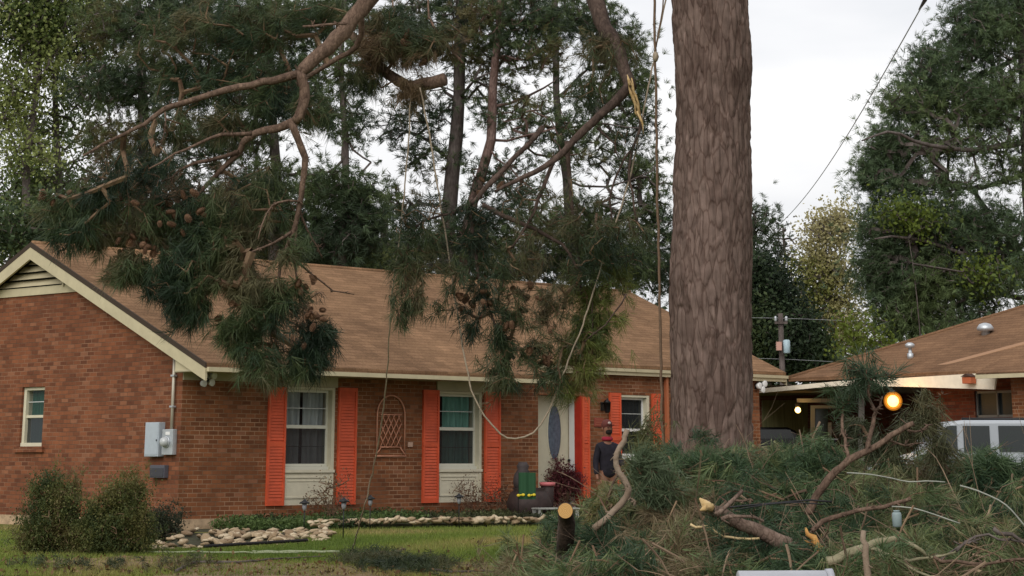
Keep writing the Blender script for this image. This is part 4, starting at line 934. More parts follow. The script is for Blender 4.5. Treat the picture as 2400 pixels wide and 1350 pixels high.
limb('hanging_pine_limb', 'long forked pine limb hanging at upper left with bare pale branches', 24.5,
  [([(1640, -620), (1300, -420), (1020, -180), (865, -5), (790, 90), (735, 140), (703, 172)], .13, .068, .5, 0),
   ([(703, 172), (640, 188), (560, 205), (490, 222), (420, 245), (385, 258), (340, 290), (290, 315), (240, 340), (195, 365)], .048, .012, 0, -.6),
   ([(703, 172), (712, 205), (712, 250), (690, 285)], .064, .050, 0, 0),
   ([(690, 285), (650, 300), (600, 312), (575, 330), (560, 355), (520, 400), (478, 440), (430, 495), (400, 530), (375, 560)], .050, .012, 0, .5),
   ([(590, 315), (520, 315), (470, 335), (410, 362), (350, 395)], .024, .008, 0, -.8),
   ([(560, 355), (490, 375), (430, 395), (405, 415), (370, 430)], .026, .008, .2, .2),
   ([(684, 288), (700, 330), (714, 370), (710, 430), (700, 490), (690, 540), (665, 590), (650, 680), (640, 780)], .046, .012, 0, .3),
   ([(690, 540), (640, 570), (590, 590)], .020, .008, .2, -.2), ([(700, 480), (720, 540), (745, 580), (755, 605)], .014, .006, .2, .5),
   ([(700, 470), (650, 475), (625, 500), (605, 560)], .014, .007, .1, -.3), ([(660, 600), (730, 640), (780, 680), (830, 690)], .014, .005, .2, .8),
   ([(845, 30), (835, 110), (720, 180), (640, 250)], .040, .02, .6, 1.3), ([(388, 260), (388, 300), (375, 345)], .010, .005, 0, 0), ([(810, 55), (760, 58), (710, 62)], .016, .012, 0, -.3)],
  [(400, 90, 110, 70, 60, 1), (520, 70, 120, 70, 80, 1), (640, 60, 90, 60, 60, 1), (560, 190, 120, 60, 75, 1), (430, 190, 80, 60, 45, 1), (520, 290, 90, 45, 50, 1), (400, 310, 60, 40, 25, .5), (740, 270, 50, 50, 30, .4), (640, 240, 60, 50, 35, .8), (760, 30, 60, 40, 25, 1),
   (180, 545, 62, 50, 55, 0), (150, 480, 60, 35, 22, 0), (250, 460, 70, 45, 30, 0), (330, 400, 90, 50, 26, 0),
   (300, 630, 45, 35, 48, 0), (420, 655, 75, 55, 110, 0), (500, 575, 62, 50, 80, 0), (440, 725, 42, 40, 55, 0), (540, 640, 52, 45, 70, 0), (530, 600, 60, 50, 40, .3), (350, 530, 90, 45, 40, .3), (450, 500, 80, 40, 34, .3),
   (560, 790, 38, 42, 48, 0), (615, 860, 45, 32, 55, 0), (600, 740, 55, 30, 30, 0), (745, 800, 34, 40, 42, .2), (715, 850, 40, 38, 55, .2), (620, 690, 60, 35, 45, 0), (680, 690, 32, 30, 22, 0),
   (620, 440, 70, 50, 30, .4), (600, 520, 70, 40, 30, .4), (690, 600, 30, 30, 12, 0), (520, 480, 60, 40, 24, 0)],
  DG+[(.07, .095, .04), (.12, .11, .055)], cones=72, cone_at=[(140, 460, 70, 40, 8), (400, 480, 110, 50, 22), (330, 580, 60, 30, 12), (380, 540, 80, 40, 14), (600, 660, 60, 40, 12), (560, 740, 60, 40, 10), (700, 740, 60, 30, 10), (730, 760, 40, 40, 8), (500, 500, 80, 40, 12), (700, 660, 50, 30, 5)], stubs=260, base=P(865, -5, 24.5), fl=1.2)
limb('drooping_pine_bough', 'drooping dead brown twigs and cones hanging before the left roof slope', 25.2,
  [([(700, 500), (690, 580), (700, 680), (720, 760)], .018, .006, 0, 0), ([(560, 560), (570, 680), (600, 800)], .016, .006, 0, 0), ([(430, 480), (400, 540), (360, 600)], .016, .006, 0, 0), ([(640, 440), (560, 480), (480, 500)], .016, .006, 0, 0)],
  [(400, 450, 110, 60, 60), (330, 500, 100, 50, 50), (540, 450, 90, 60, 55), (620, 560, 70, 60, 40), (660, 760, 70, 60, 30), (700, 720, 60, 50, 20), (640, 820, 50, 40, 22), (250, 400, 70, 40, 22)],
  [(.06, .05, .028), (.10, .065, .035), (.13, .075, .04), (.05, .06, .03)], K=18, nl=.15, fl=1.0, cones=40, cone_at=[(410, 500, 120, 60, 20), (620, 720, 80, 70, 18), (330, 560, 60, 40, 10)])
limb('splintered_pine_limb', 'pine limb right of centre snapped at a pale yellow splinter', 26,
  [([(1360, -220), (1388, -40), (1402, 30), (1440, 100), (1462, 160), (1480, 205)], .12, .066, 1.0, 0),
   ([(1478, 198), (1440, 240), (1390, 285), (1340, 335), (1300, 375), (1255, 405), (1205, 425), (1160, 450)], .062, .018, 0, -.4),
   ([(1300, 372), (1280, 420), (1262, 470), (1240, 520), (1200, 580)], .028, .012, -.1, -.2), ([(1273, 298), (1230, 345), (1189, 387), (1150, 430), (1100, 480), (1060, 500)], .03, .03, .3, 0),
   ([(1131, 482), (1202, 515), (1260, 540), (1320, 575), (1360, 640)], .03, .014, 0, 0), ([(1330, 330), (1335, 420), (1345, 520), (1355, 600), (1365, 700)], .03, .014, 0, .2), ([(1100, 480), (1110, 560), (1130, 680), (1180, 800)], .028, .010, 0, 0),
   ([(1500, 265), (1502, 300), (1482, 350), (1472, 400), (1480, 450), (1492, 520)], .022, .010, 0, 0), ([(1480, 350), (1450, 400), (1430, 470), (1440, 560)], .014, .008, 0, .3), ([(1060, 500), (990, 520), (960, 560), (950, 650)], .016, .008, 0, -.3),
   ([(1400, 300), (1440, 340), (1450, 370)], .016, .006, 0, 0), ([(1375, 590), (1390, 700), (1385, 800)], .014, .006, .2, .2), ([(1470, 690), (1420, 760), (1370, 800)], .010, .006, -.3, -.2)],
  [(955, 540, 40, 50, 32, -.2), (950, 630, 42, 50, 48, -.2), (955, 725, 36, 45, 45, -.2), (1010, 590, 40, 50, 22, -.1), (1105, 560, 50, 50, 42, 0), (1110, 500, 55, 25, 25, 0), (1130, 690, 55, 40, 30, 0), (1180, 640, 50, 40, 32, 0), (1205, 740, 42, 45, 42, 0), (1180, 820, 36, 45, 44, 0), (1175, 885, 40, 30, 36, 0), (1100, 770, 34, 34, 22, 0),
   (1280, 720, 42, 50, 32, 0), (1255, 830, 45, 40, 30, 0), (1385, 560, 55, 50, 58, 0), (1290, 880, 50, 25, 24, 0), (1420, 120, 80, 36, 48, .4), (1380, 210, 60, 45, 26, .4), (1340, 640, 50, 50, 26, 0), (1430, 600, 40, 50, 22, 0), (1240, 610, 60, 40, 22, 0), (1040, 640, 30, 60, 14, 0), (1050, 720, 30, 30, 10, 0), (1310, 470, 80, 60, 24, 0), (1200, 470, 60, 40, 14, 0), (1480, 330, 40, 40, 10, 0), (1000, 500, 80, 60, 20, 0), (1080, 640, 60, 50, 18, 0), (1230, 690, 80, 60, 22, 0), (1320, 780, 60, 60, 16, 0), (1460, 560, 50, 60, 18, 0), (1230, 540, 90, 50, 18, 0), (1510, 600, 30, 50, 8, 0)],
  [(.018, .032, .018), (.030, .050, .024), (.048, .072, .030), (.072, .086, .036), (.10, .088, .044)], cones=42, cone_at=[(1110, 690, 60, 40, 10), (1210, 780, 60, 60, 12), (1270, 820, 50, 60, 10), (1150, 430, 60, 30, 6), (1240, 700, 60, 50, 8)], stubs=110, base=P(1388, -40, 27), K=32, nl=.17, fl=.85, bark=M_BARKDK)
# the pale torn wood of the break
wd = MB(); l, rr = smooth_line([P(1474, 186, 25.84), P(1482, 215, 25.86), P(1490, 245, 25.9), P(1500, 275, 25.95)], [.02, .05, .045, .012], .06, .004, 3); 
for k_, (ox, oz, f_) in enumerate(((0, 0, .42), (.02, .02, .30), (-.02, -.01, .30), (.03, -.05, .22), (-.01, .05, .24))):
    wd.tube([q_+Vector((ox+.012*math.sin(i_*1.7+k_), -.01*k_, oz)) for i_, q_ in enumerate(l)], [max(.003, r_*f_*(1+.35*math.sin(i_*2.3+k_))) for i_, r_ in enumerate(rr)], 5, True, .2, k_)
wd.tube([P(1476, 200, 25.8), P(1470, 175, 25.82)], [.02, .004], 5); wd.tube([P(1494, 260, 25.9), P(1506, 290, 25.9), P(1508, 315, 25.92)], [.02, .012, .004], 5)
SPL = [o for o in bpy.data.objects if o.name.startswith('splintered_pine_limb')][0]
wd.build('split_wood', M_WOOD, SPL, base=SPL.location)
limb('yellowing_pine_bough', 'yellow green drooping pine bough hanging left of the trunk before the roof', 26.3,
  [([(1400, 500), (1395, 600), (1385, 720), (1375, 820), (1365, 880)], .016, .005, 0, 0), ([(1440, 560), (1430, 640), (1420, 720)], .012, .005, 0, 0)],
  [(1385, 690, 50, 55, 60), (1375, 780, 46, 50, 66), (1378, 850, 40, 34, 36), (1340, 905, 55, 24, 24), (1440, 650, 42, 45, 20), (1320, 850, 40, 40, 14), (1410, 600, 50, 30, 16), (1440, 740, 40, 50, 10), (1420, 830, 30, 30, 8)],
  [(.06, .085, .030), (.10, .13, .036), (.16, .185, .045), (.20, .20, .07)], K=40, nl=.16, shell=.5, fl=1.1)
limb('roped_pine_stub', 'sawn reddish branch stub with needles tied in ropes at top centre', 26.2,
  [([(800, 60), (860, 120), (905, 170), (950, 200), (985, 198), (1042, 186)], .045, .085, .6, 0), ([(905, 170), (930, 120), (930, 60), (920, 0)], .02, .01, .2, .6), ([(840, 100), (870, 60), (900, 20)], .02, .01, .3, .5), ([(1085, 150), (1015, 60), (1000, -20)], .016, .010, .2, .5)],
  [(880, 130, 60, 40, 40, .2), (960, 110, 80, 50, 46, .2), (900, 60, 70, 40, 38, .4), (960, 215, 36, 16, 22, 0), (850, 190, 50, 30, 22, .2), (1020, 90, 60, 40, 20, .3)],
  [(.035, .055, .027), (.055, .080, .034), (.085, .095, .04), (.15, .10, .055)], stubs=20, cones=10, cone_at=[(980, 100, 70, 40, 8)])
# ------------------------------------------------------------------ ropes and overhead cables
M_ROPE = mat('rope_tan', (.32, .26, .19), .9, var=.2, scale=30, bump=.4, bscale=120); M_ROPED = mat('rope_brown', (.13, .085, .055), .9, var=.2, scale=30)
def rope(name, label, pts, r, m, cat='rope', jit=.004, group=None):
    l, rr = smooth_line(pts, r, .10, jit, 4); mb = MB(); mb.tube(l, rr, 6); o = mb.build(name, m); return tag(o, label, cat, group)
rope('rope', 'tan rope running from the roped stub down to the lawn left of centre', [P(962, 205, 26.1), P(957, 330, 26.1), P(943, 500, 26.2), P(920, 680, 26.4), P(908, 860, 27), P(893, 1000, 27.6), P(870, 1120, 28.3), P(846, 1215, 29), G(826, 1290)], .009, M_ROPE)
rope('rope', 'slack tan rope looping in a deep sag before the brick wall', [P(984, 205, 26.1), P(1010, 340, 26.1), P(1042, 540, 26.1), P(1070, 720, 26.1), P(1092, 850, 26), P(1105, 915, 26), P(1135, 975, 26), P(1172, 1017, 26), P(1208, 1029, 26), P(1250, 1015, 26), P(1285, 965, 26), P(1318, 880, 26), P(1365, 760, 26), P(1430, 560, 26.1), P(1480, 400, 26.1), P(1520, 200, 26.1), P(1562, -10, 26.2), P(1600, -200, 25.6)], .010, M_ROPE)
rope('rope', 'dark doubled rope hanging straight down beside the big trunk', [P(1532, -120, 25), P(1535, 100, 25), P(1540, 400, 25), P(1546, 700, 25), P(1550, 900, 25), P(1553, 1100, 24.8), P(1556, 1240, 24.6)], .016, M_ROPED)
kn_ = MB(); kn_.ball(P(1537, 133, 24.98), (.035, .035, .06), 8, 6, .2, 3); tag(kn_.build('rope_knot', M_ROPE), 'pale knot tied around the rope beside the trunk top', 'knot')
rope('rope', 'thin second rope strand leaning into the dark rope near the trunk top', [P(1566, -120, 25), P(1552, 20, 25), P(1538, 110, 25)], .008, M_ROPED)
M_CABLE = mat('cable_grey', (.35, .36, .38), .6); M_CABD = mat('cable_dark', (.03, .03, .035), .6)
a, b = P(2230, -110, 30), P(1806, 545, 84)
cab = MB(); 
pts = [a.lerp(b, t)-Vector((0, 0, .5*math.sin(math.pi*t))) for t in np.linspace(0, 1, 30)]; cab.tube(pts, .011, 6)
co = tag(cab.build('overhead_cable', mat('cable_pale', (.40, .42, .46), .6)), 'pale overhead service cable rising steeply across the sky on the right', 'cable')
sp = MB(); i = 4; q = a.lerp(b, .075)-Vector((0, 0, .1)); q2 = a.lerp(b, .045)-Vector((0, 0, .07)); sp.tube([q, q.lerp(q2, .5), q2], [.015, .035, .015], 8); sp.build('splice', M_CABD, co)
rope('power_line', 'thin horizontal wire crossing behind the utility pole', [P(1700, 744, 64), P(1838, 746, 64), P(1990, 752, 64)], .005, M_CABLE, 'wire', 0)
rope('power_line', 'lower thin wire below the pole transformer', [P(1700, 838, 64), P(1840, 842, 64), P(1990, 850, 64)], .005, M_CABLE, 'wire', 0)
# utility pole
pb = P(1838, 1000, 64); pb.z = .56
up = thing('utility_pole', 'wooden utility pole with a pale transformer can far behind the roof end', 'utility pole', pb)
m = MB(); zt = P(1838, 735, 64).z-pb.z; m.tube([(0, 0, 0), (0, 0, zt)], [.10, .075], 10); m.build('pole', M_BARKG, up)
m = MB(); z1, z2 = P(1848, 829, 64).z-pb.z, P(1848, 797, 64).z-pb.z; m.lathe((.13, -.14, z1), [(.08, 0), (.098, .02), (.098, z2-z1-.03), (.07, z2-z1)], 16); m.build('transformer', mat('transformer_paint', (.42, .55, .62), .4), up)
m = MB(); m.box(-.17, -.02, -.24, -.12, P(1828, 822, 64).z-pb.z, P(1828, 802, 64).z-pb.z); m.build('junction_box', mat('pinkish_box', (.55, .32, .26), .6), up)
m = MB(); m.box(-.18, .18, -.12, -.05, P(1838, 760, 64).z-pb.z, P(1838, 754, 64).z-pb.z); m.build('crossarm', M_BARKG, up)
for q in (-.15, .15): m = MB(); m.lathe((q, -.085, P(1838, 754, 64).z-pb.z), [(.03, 0), (.05, .04), (.035, .08), (.05, .11), (.015, .15)], 10); m.build('insulator', M_METAL, up)
# ------------------------------------------------------------------ neighbour house on the right
NA = math.atan2(-.789, .614); NX, NY = (.614, -.789), (.789, .614)
N0 = Vector((6.01, 54.0, .56))
def NL(px, py, Y=0.0):
    r = ray(px, py); o = Vector((-N0.x, -N0.y, EYE-N0.z)); f = lambda q: Vector((q.x*NX[0]+q.y*NX[1], q.x*NY[0]+q.y*NY[1], q.z)); o, r = f(o), f(r)
    t = (Y-o.y)/r.y; q = o+r*t; return q.x, q.z
NH = thing('neighbour_house', 'low brown roofed brick house with carport at the right edge', 'house', N0, NA)
ez = EYE+1.86-.56; xc = NL(1852, 900)[0]; s = .41; Wd = 5.6; XR = 22
m = MB(); m.prism([(xc, -.05, ez), (XR, -.05, ez), (XR, Wd, ez+s*Wd), (xc+Wd, Wd, ez+s*Wd)], (0, 0, -.08))
m.prism([(xc, -.05, ez-.001), (xc+Wd, Wd+.002, ez+s*Wd), (xc, 2*Wd, ez)], (0, 0, -.08)); m.prism([(xc+Wd, Wd+.003, ez+s*Wd), (XR, Wd+.003, ez+s*Wd), (XR, 2*Wd, ez), (xc, 2*Wd, ez)], (0, 0, -.08))
m.tube([(xc, -.05, ez), (xc+Wd, Wd, ez+s*Wd)], .05, 6); m.build('roof', M_ROOF2, NH)
# lighter strip laid along the diagonal roof crease
xw0, _ = NL(2130, 850); 
vx, vy = 1.0, 1.0
m = MB(); p0 = (NL(2125, 868, 0)[0], .02, ez+.03)
cr_ = [(p0[0], .0, ez+.012), (p0[0]+3.0, 2.1, ez+s*2.1+.05), (p0[0]+3.25, 2.1, ez+s*2.1+.04), (p0[0]+.35, .0, ez+.012)]
m.prism(cr_, (0, 0, -.03)); m.build('crease_strip', mat('lighter_shingle_strip', (.33, .19, .11), .9), NH)
# fascias
m = MB()
pf = [NL(1780, 921, -.10), NL(1780, 911, -.10), NL(1967, 893, -.10), NL(2112, 886, -.10), NL(2292, 875, -.10), NL(2335, 880, -.10), NL(2330, 913, -.10), NL(2112, 906, -.10), NL(1967, 904, -.10)]
m.prism([(a, -.10, b) for a, b in pf][::-1], (0, .05, 0)); m.build('carport_fascia', mat('off_white_fascia', (.80, .72, .58), .6, var=.06), NH)
m = MB(); a = NL(2290, 876, -.6); b = NL(2290, 888, -.6); m.box(a[0], XR, -.66, -.6, b[1], a[1]); m.build('front_fascia', M_CREAM, NH)
m = MB(); a2 = NL(2292, 874, -.6); m.prism([(a2[0], -.66, a2[1]), (XR, -.66, a2[1]), (XR, .1, a2[1]+.3), (a2[0], .1, a2[1]+.3)], (0, 0, -.04)); m.build('front_roof_edge', M_ROOF2, NH)
# walls
m = MB(); wx0 = NL(2175, 950, .9)[0]; wz = ez-.1
w0, wz1 = NL(2283, 917, .9); w1, _ = NL(2382, 917, .9); _, wz0 = NL(2330, 978, .9)
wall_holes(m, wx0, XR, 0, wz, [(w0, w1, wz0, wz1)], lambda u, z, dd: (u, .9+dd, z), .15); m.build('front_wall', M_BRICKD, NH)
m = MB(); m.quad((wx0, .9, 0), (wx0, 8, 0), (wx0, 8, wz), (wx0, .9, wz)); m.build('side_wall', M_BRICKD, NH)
m = MB(); q = NL(2387, 950, .2)[0]; m.box(q, XR, .0, .85, 0, wz); m.build('projecting_wall', M_BRICKF, NH)
wn = MB(); wn.box(w0, w1, .95, 1.0, wz1-.05, wz1); wn.box(w0, w1, .95, 1.0, wz0, wz0+.05); wn.box(w0, w0+.04, .95, 1.0, wz0, wz1); wn.box(w1-.04, w1, .95, 1.0, wz0, wz1); wn.box((w0+w1)/2-.02, (w0+w1)/2+.02, .95, 1.0, wz0, wz1); wo = wn.build('window', mat('grey_sash', (.18, .19, .19), .5), NH)
g_ = MB(); g_.quad((w0, 1.02, wz0), (w1, 1.02, wz0), (w1, 1.02, wz1), (w0, 1.02, wz1)); g_.build('pane', mat('neighbour_glass', (.04, .048, .05), .35, spec=.15), wo)
m = MB(); m.box(w0-.1, w1+.1, .86, .9-.003, wz1+.005, wz1+.05); m.build('lintel', M_BRICKD, wo)
# roof things
def on_roof(px, py, Yg=None):
    r = ray(px, py); o = Vector((-N0.x, -N0.y, EYE-N0.z)); f = lambda q: Vector((q.x*NX[0]+q.y*NX[1], q.x*NY[0]+q.y*NY[1], q.z)); o, r = f(o), f(r)
    # z = ez + s*(y+.05)
    t = (ez+s*.05-o.z+s*o.y)/(r.z-s*r.y); return o+r*t
p = on_roof(2310, 782); m = MB(); m.lathe((p.x, p.y, p.z-.05), [(.09, 0), (.09, .10), (.18, .12), (.19, .18), (.13, .26), (.04, .29)], 18)
m.build('turbine_vent', M_METAL, NH)
p = on_roof(2134, 838); m = MB(); m.lathe((p.x, p.y, p.z-.05), [(.07, 0), (.07, .14), (.04, .15), (.04, .26), (.10, .27), (.11, .34), (.05, .38)], 14); m.build('flue_pipe', M_METAL, NH)
# carport interior
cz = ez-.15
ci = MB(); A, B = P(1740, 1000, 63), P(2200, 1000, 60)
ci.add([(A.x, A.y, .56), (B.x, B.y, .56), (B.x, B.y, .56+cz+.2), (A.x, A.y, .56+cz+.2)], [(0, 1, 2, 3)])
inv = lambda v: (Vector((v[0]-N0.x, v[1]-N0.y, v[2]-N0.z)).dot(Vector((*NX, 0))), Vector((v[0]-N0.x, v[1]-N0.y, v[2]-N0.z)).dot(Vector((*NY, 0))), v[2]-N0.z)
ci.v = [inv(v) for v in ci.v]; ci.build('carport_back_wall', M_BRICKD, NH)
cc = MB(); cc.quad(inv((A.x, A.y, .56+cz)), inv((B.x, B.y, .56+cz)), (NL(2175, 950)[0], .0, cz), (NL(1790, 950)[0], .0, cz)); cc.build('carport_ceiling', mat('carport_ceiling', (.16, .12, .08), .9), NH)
def back(name, px0, px1, py0, py1, d, m_, th=.05, parent=NH):
    a, b, c, e = P(px0, py0, d), P(px1, py0, d), P(px1, py1, d), P(px0, py1, d); k = MB()
    k.v = []; k.prism([a, e, c, b], (0, th, 0)); k.v = [inv(v) for v in k.v]; return k.build(name, m_, parent)
M_FENCE = mat('weathered_boards', (.11, .12, .055), .9, col2=(.20, .19, .09), scale=3, stretch=(6, 6, .4))
back('board_partition', 1786, 1893, 938, 1075, 61.0, M_FENCE)
back('white_beam', 1868, 1968, 934, 943, 59.5, M_WHITE, .08)
fr_ = back('door_frame', 1900, 1910, 950, 1060, 60, M_WHITE); back('door_frame', 1910, 1962, 950, 957, 60, M_WHITE); back('door_frame', 1941, 1949, 990, 1060, 60, M_WHITE)
back('door_glass', 1911, 1941, 958, 1060, 60.1, mat('green_reflection_paint', (.05, .08, .05), .1, spec=.6))  # green reflection put into the pane's base colour
back('carport_post', 2013, 2026, 908, 1080, 52.6, mat('grey_post', (.16, .15, .14), .7), .1)
# lamps
def lamp(label, px, py, d, r, power, nm='lit_lamp'):
    p = P(px, py, d); o = thing(nm, label, 'lamp', p)
    m = MB(); m.ball((0, 0, 0), r, 16, 10); m.build('bulb', mat('lamp_core', (1, .8, .4), .5, emit=(1, .62, .16), estr=5), o)
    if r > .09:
        for k_, op in ((1.12, .50), (1.36, .34), (1.62, .20)):  # emissive shells added as the bulb's soft glow, fading outward
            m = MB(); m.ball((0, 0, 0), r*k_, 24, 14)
            gm = bpy.data.materials.new('amber_halo'); gm.use_nodes = True; t = gm.node_tree; t.nodes.remove(t.nodes['Principled BSDF'])
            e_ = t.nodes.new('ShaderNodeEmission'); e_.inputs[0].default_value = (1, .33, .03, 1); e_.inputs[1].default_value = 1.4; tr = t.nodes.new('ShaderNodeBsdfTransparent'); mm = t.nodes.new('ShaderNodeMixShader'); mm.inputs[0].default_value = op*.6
            t.links.new(tr.outputs[0], mm.inputs[1]); t.links.new(e_.outputs[0], mm.inputs[2]); t.links.new(mm.outputs[0], t.nodes['Material Output'].inputs[0]); m.build('halo', gm, o)
        m = MB(); m.lathe((0, 0, 0), [(.05, r*1.5), (.09, r*1.55), (.03, r*1.9)], 12); m.tube([(0, 0, r*1.8), (0, .1, r*2.1), (0, .35, r*2.1)], .02, 6); m.build('cap', M_BLACK, o)
    else:
        m = MB(); m.box(-.05, .05, .03, .16, r*.4, r*2.2); m.build('cap', M_BLACK, o)
    l = bpy.data.lights.new('lamp_light', 'POINT'); l.energy = power; l.color = (1, .55, .18); l.shadow_soft_size = r*1.7; l.specular_factor = .15; lo = bpy.data.objects.new('lamp_light', l); COL.objects.link(lo); lo.parent = o; lo.location = (0, -r*2.2, 0)
lamp('big glowing lamp with amber halo shells under the carport edge', 2093, 940, 50.2, .125, 13)
lamp('small glowing lamp on the board partition deep in the carport', 1870, 961, 59.4, .075, 1.5)
# small orange box on the neighbour fascia
p = NL(2272, 888, -.2); o = thing('mounted_box', 'little orange red bird box fixed on the white carport fascia', 'box', Vector((N0.x+p[0]*NX[0]-.2*NY[0], N0.y+p[0]*NX[1]-.2*NY[1], .56+p[1])), NA)
m = MB(); m.box(-.12, .12, -.1, .08, -.1, .04); m.build('box_body', mat('terracotta_box', (.45, .12, .05), .7), o, bevel=.008); m = MB(); m.prism([(-.14, -.12, .045), (.14, -.12, .045), (0, -.12, .11)], (0, .22, 0)); m.build('box_roof', mat('dark_box_roof', (.06, .03, .02), .8), o)
# ------------------------------------------------------------------ vehicles
def side_vehicle(root, prof, width, y0, paint, name='body', bev=.05):
    m = MB(); m.prism([(x, y0, z) for x, z in prof], (0, width, 0)); o = m.build(name, paint, root, bevel=bev)
    return o
def wheel(root, x, y, r=.36, w_=.22):
    m = MB(); m.lathe((x, y, r), [(r*.6, -w_/2), (r*.95, -w_/2), (r, -w_/3), (r, w_/3), (r*.95, w_/2), (r*.6, w_/2)], 28, 'y'); o = m.build('wheel', mat('tyre', (.015, .015, .015), .9), root)
    m = MB(); m.lathe((x, y, r), [(.02, -w_*.42), (r*.58, -w_*.40), (r*.6, -w_*.3), (r*.3, -w_*.2)], 20, 'y'); m.build('rim', M_METAL, o)
M_CARW = mat('white_car_paint', (.36, .39, .43), .3, spec=.6); M_CARG = mat('car_glass', (.012, .018, .018), .06, spec=.7); M_CARB = mat('black_car_paint', (.008, .008, .010), .2, spec=.6)
sv0 = P(2189, 1061, 35); sv0.z = ground_z(0, 35)
X2 = lambda px: (px-2189)/154.0; Z2 = lambda py: EYE+(1080-py)*35/5390-sv0.z
SV = thing('parked_suv', 'silver white sport utility vehicle parked at the right edge behind the brush', 'car', sv0)
zb_ = Z2(1061)
prof = [(-1.25, .45), (-1.28, .75), (-1.15, .95), (-.15, zb_-.02), (-.02, zb_), (X2(2206), Z2(1008)), (X2(2226), Z2(993)), (X2(2262), Z2(988)), (2.2, Z2(988)), (3.0, Z2(992)), (3.22, zb_), (3.3, .75), (3.28, .42), (2.9, .35), (-1.0, .35)]
side_vehicle(SV, prof, 1.75, 0, M_CARW)
def side_win(name, pts): m = MB(); m.prism([(a, -.012, b) for a, b in pts], (0, .02, 0)); m.build(name, M_CARG, SV)
zt2, zb2 = Z2(1001), Z2(1060)
side_win('front_window', [(X2(2194), zb2), (X2(2245), zb2), (X2(2245), zt2), (X2(2228), zt2), (X2(2214), Z2(1007))][::1])
side_win('rear_door_window', [(X2(2260), zb2), (X2(2322), zb2), (X2(2322), zt2), (X2(2260), zt2)]); side_win('cargo_window', [(X2(2343), zb2), (2.35, zb2), (2.25, zt2), (X2(2343), zt2)])
for q in ((X2(2252)), (X2(2332)), X2(2445)): m = MB(); m.box(q-.004, q+.004, -.004, .01, .5, zb2); m.build('door_seam', M_BLACK, SV)
m = MB(); m.tube([(X2(2262), .12, Z2(985)), (2.6, .12, Z2(985))], .02, 6); m.build('roof_rail', M_BLACK, SV)
m = MB(); m.box(-.03, .12, -.16, -.012, zb2-.02, zb2+.12); m.build('mirror', M_CARW, SV, bevel=.02)
for q in (X2(2300), X2(2395)): m = MB(); m.box(q, q+.15, -.03, -.005, zb2-.16, zb2-.12); m.build('handle', M_CARW, SV, bevel=.008)
m = MB(); m.box(-1.27, -1.05, -.01, .3, .72, .88); m.build('headlight', mat('lens', (.6, .6, .55), .1), SV, bevel=.02)
for x in (-.45, 2.35): wheel(SV, x, .1); wheel(SV, x, 1.62)
# black pickup in the carport
pk = P(1880, 1000, 56.5); pk.z = .56
PK = thing('pickup_truck', 'black pickup truck parked in the dark carport past the wall corner', 'truck', pk, R(-3))
XX = lambda px: (px-1880)*56.5/5390; ZZ = lambda py: EYE+(1080-py)*56.5/5390-.56
prof = [(-3.6, .5), (-3.6, 1.0), (-2.7, 1.15), (-2.2, ZZ(1010)), (-1.9, ZZ(1004)), (XX(1845), ZZ(1004)), (XX(1864), ZZ(1012)), (XX(1880), ZZ(1032)), (XX(1958), ZZ(1032)), (XX(1960), .6), (XX(1950), .45), (-3.3, .4)]
side_vehicle(PK, prof, 1.8, 0, M_CARB)
m = MB(); m.prism([(-2.05, -.012, ZZ(1030)), (XX(1862), -.012, ZZ(1030)), (XX(1852), -.012, ZZ(1010)), (-1.9, -.012, ZZ(1010))], (0, .02, 0)); m.build('side_window', M_CARG, PK)
m = MB(); m.box(XX(1880), XX(1962), -.02, .03, ZZ(1033), ZZ(1030)); m.build('bed_rail', M_METAL, PK)
m = MB(); m.box(XX(1912), XX(1924), -.03, .02, ZZ(1042), ZZ(1035)); m.build('tail_light', mat('red_lens', (.5, .02, .01), .2), PK)
for x in (-2.7, .0): wheel(PK, x, .1, .38); wheel(PK, x, 1.7, .38)
# ------------------------------------------------------------------ shrubs
def shrub(name, label, cx, cy_base, w_px, h_px, n, pal, K=40, size=.019, lrad=.14, lobes=None, stems=14, cat='shrub', dd=0, rmin=.004, group=None, shell=.45):
    b = G(cx, cy_base); d = b.y; k = d/5390; base = b.copy(); th = thing(name, label, cat, base, 0, group); rs = random.Random(cx)
    lobes = lobes or [(cx, cy_base-h_px*.55, w_px/2, h_px*.5, n)]
    T_ = cloud(lobes, d, .9, shell=shell)
    nodes = []; mb = MB()
    for i in range(stems):
        a = rs.uniform(0, 6.28); q = rs.uniform(.1, .5)*w_px*k*.6; top = base+Vector((math.cos(a)*q, math.sin(a)*q*.7, h_px*k*rs.uniform(.4, .75))); st = base+Vector((rs.gauss(0, .05), rs.gauss(0, .05), -.02))
        l, rr = smooth_line([st, st.lerp(top, .5)+Vector((rs.gauss(0, .04), rs.gauss(0, .04), 0)), top], [.010, .008, .004], .1, .006, i); mb.tube(l, rr, 5); nodes += [tuple(p) for p in l[1:]]
    mb.build('stem', M_TWIG, th, base=base)
    A, B, ra, rb, D = grow(nodes, T_, rmin, .12, exp=.35, step=.2); tri_mesh('twigs', seg_tubes(A, B, ra, rb, 3), M_TWIG, th, base, k=4)
    T_ = T_+np.random.default_rng(cx).normal(0, .065, T_.shape)*np.array([1, 1, 1.7]); V = leaves(T_, K, lrad, size); tri_mesh('leaves', V, M_LEAF, th, base, colours(len(T_), K*4, pal, C=T_, sc=2.5, wt=1.2), 4)
    if K > 12: tri_mesh('shoots', tufts(T_, RNG.normal(0, .35, T_.shape)+np.array([0, 0, 1.0]), 12, .15, .007, .5, 0, stem=.05), M_LEAF, th, base, colours(len(T_), 36, pal, C=T_, sc=2.5, wt=1.2))
    return th
SG = [(.045, .065, .022), (.085, .105, .034), (.14, .145, .045), (.17, .13, .06)]
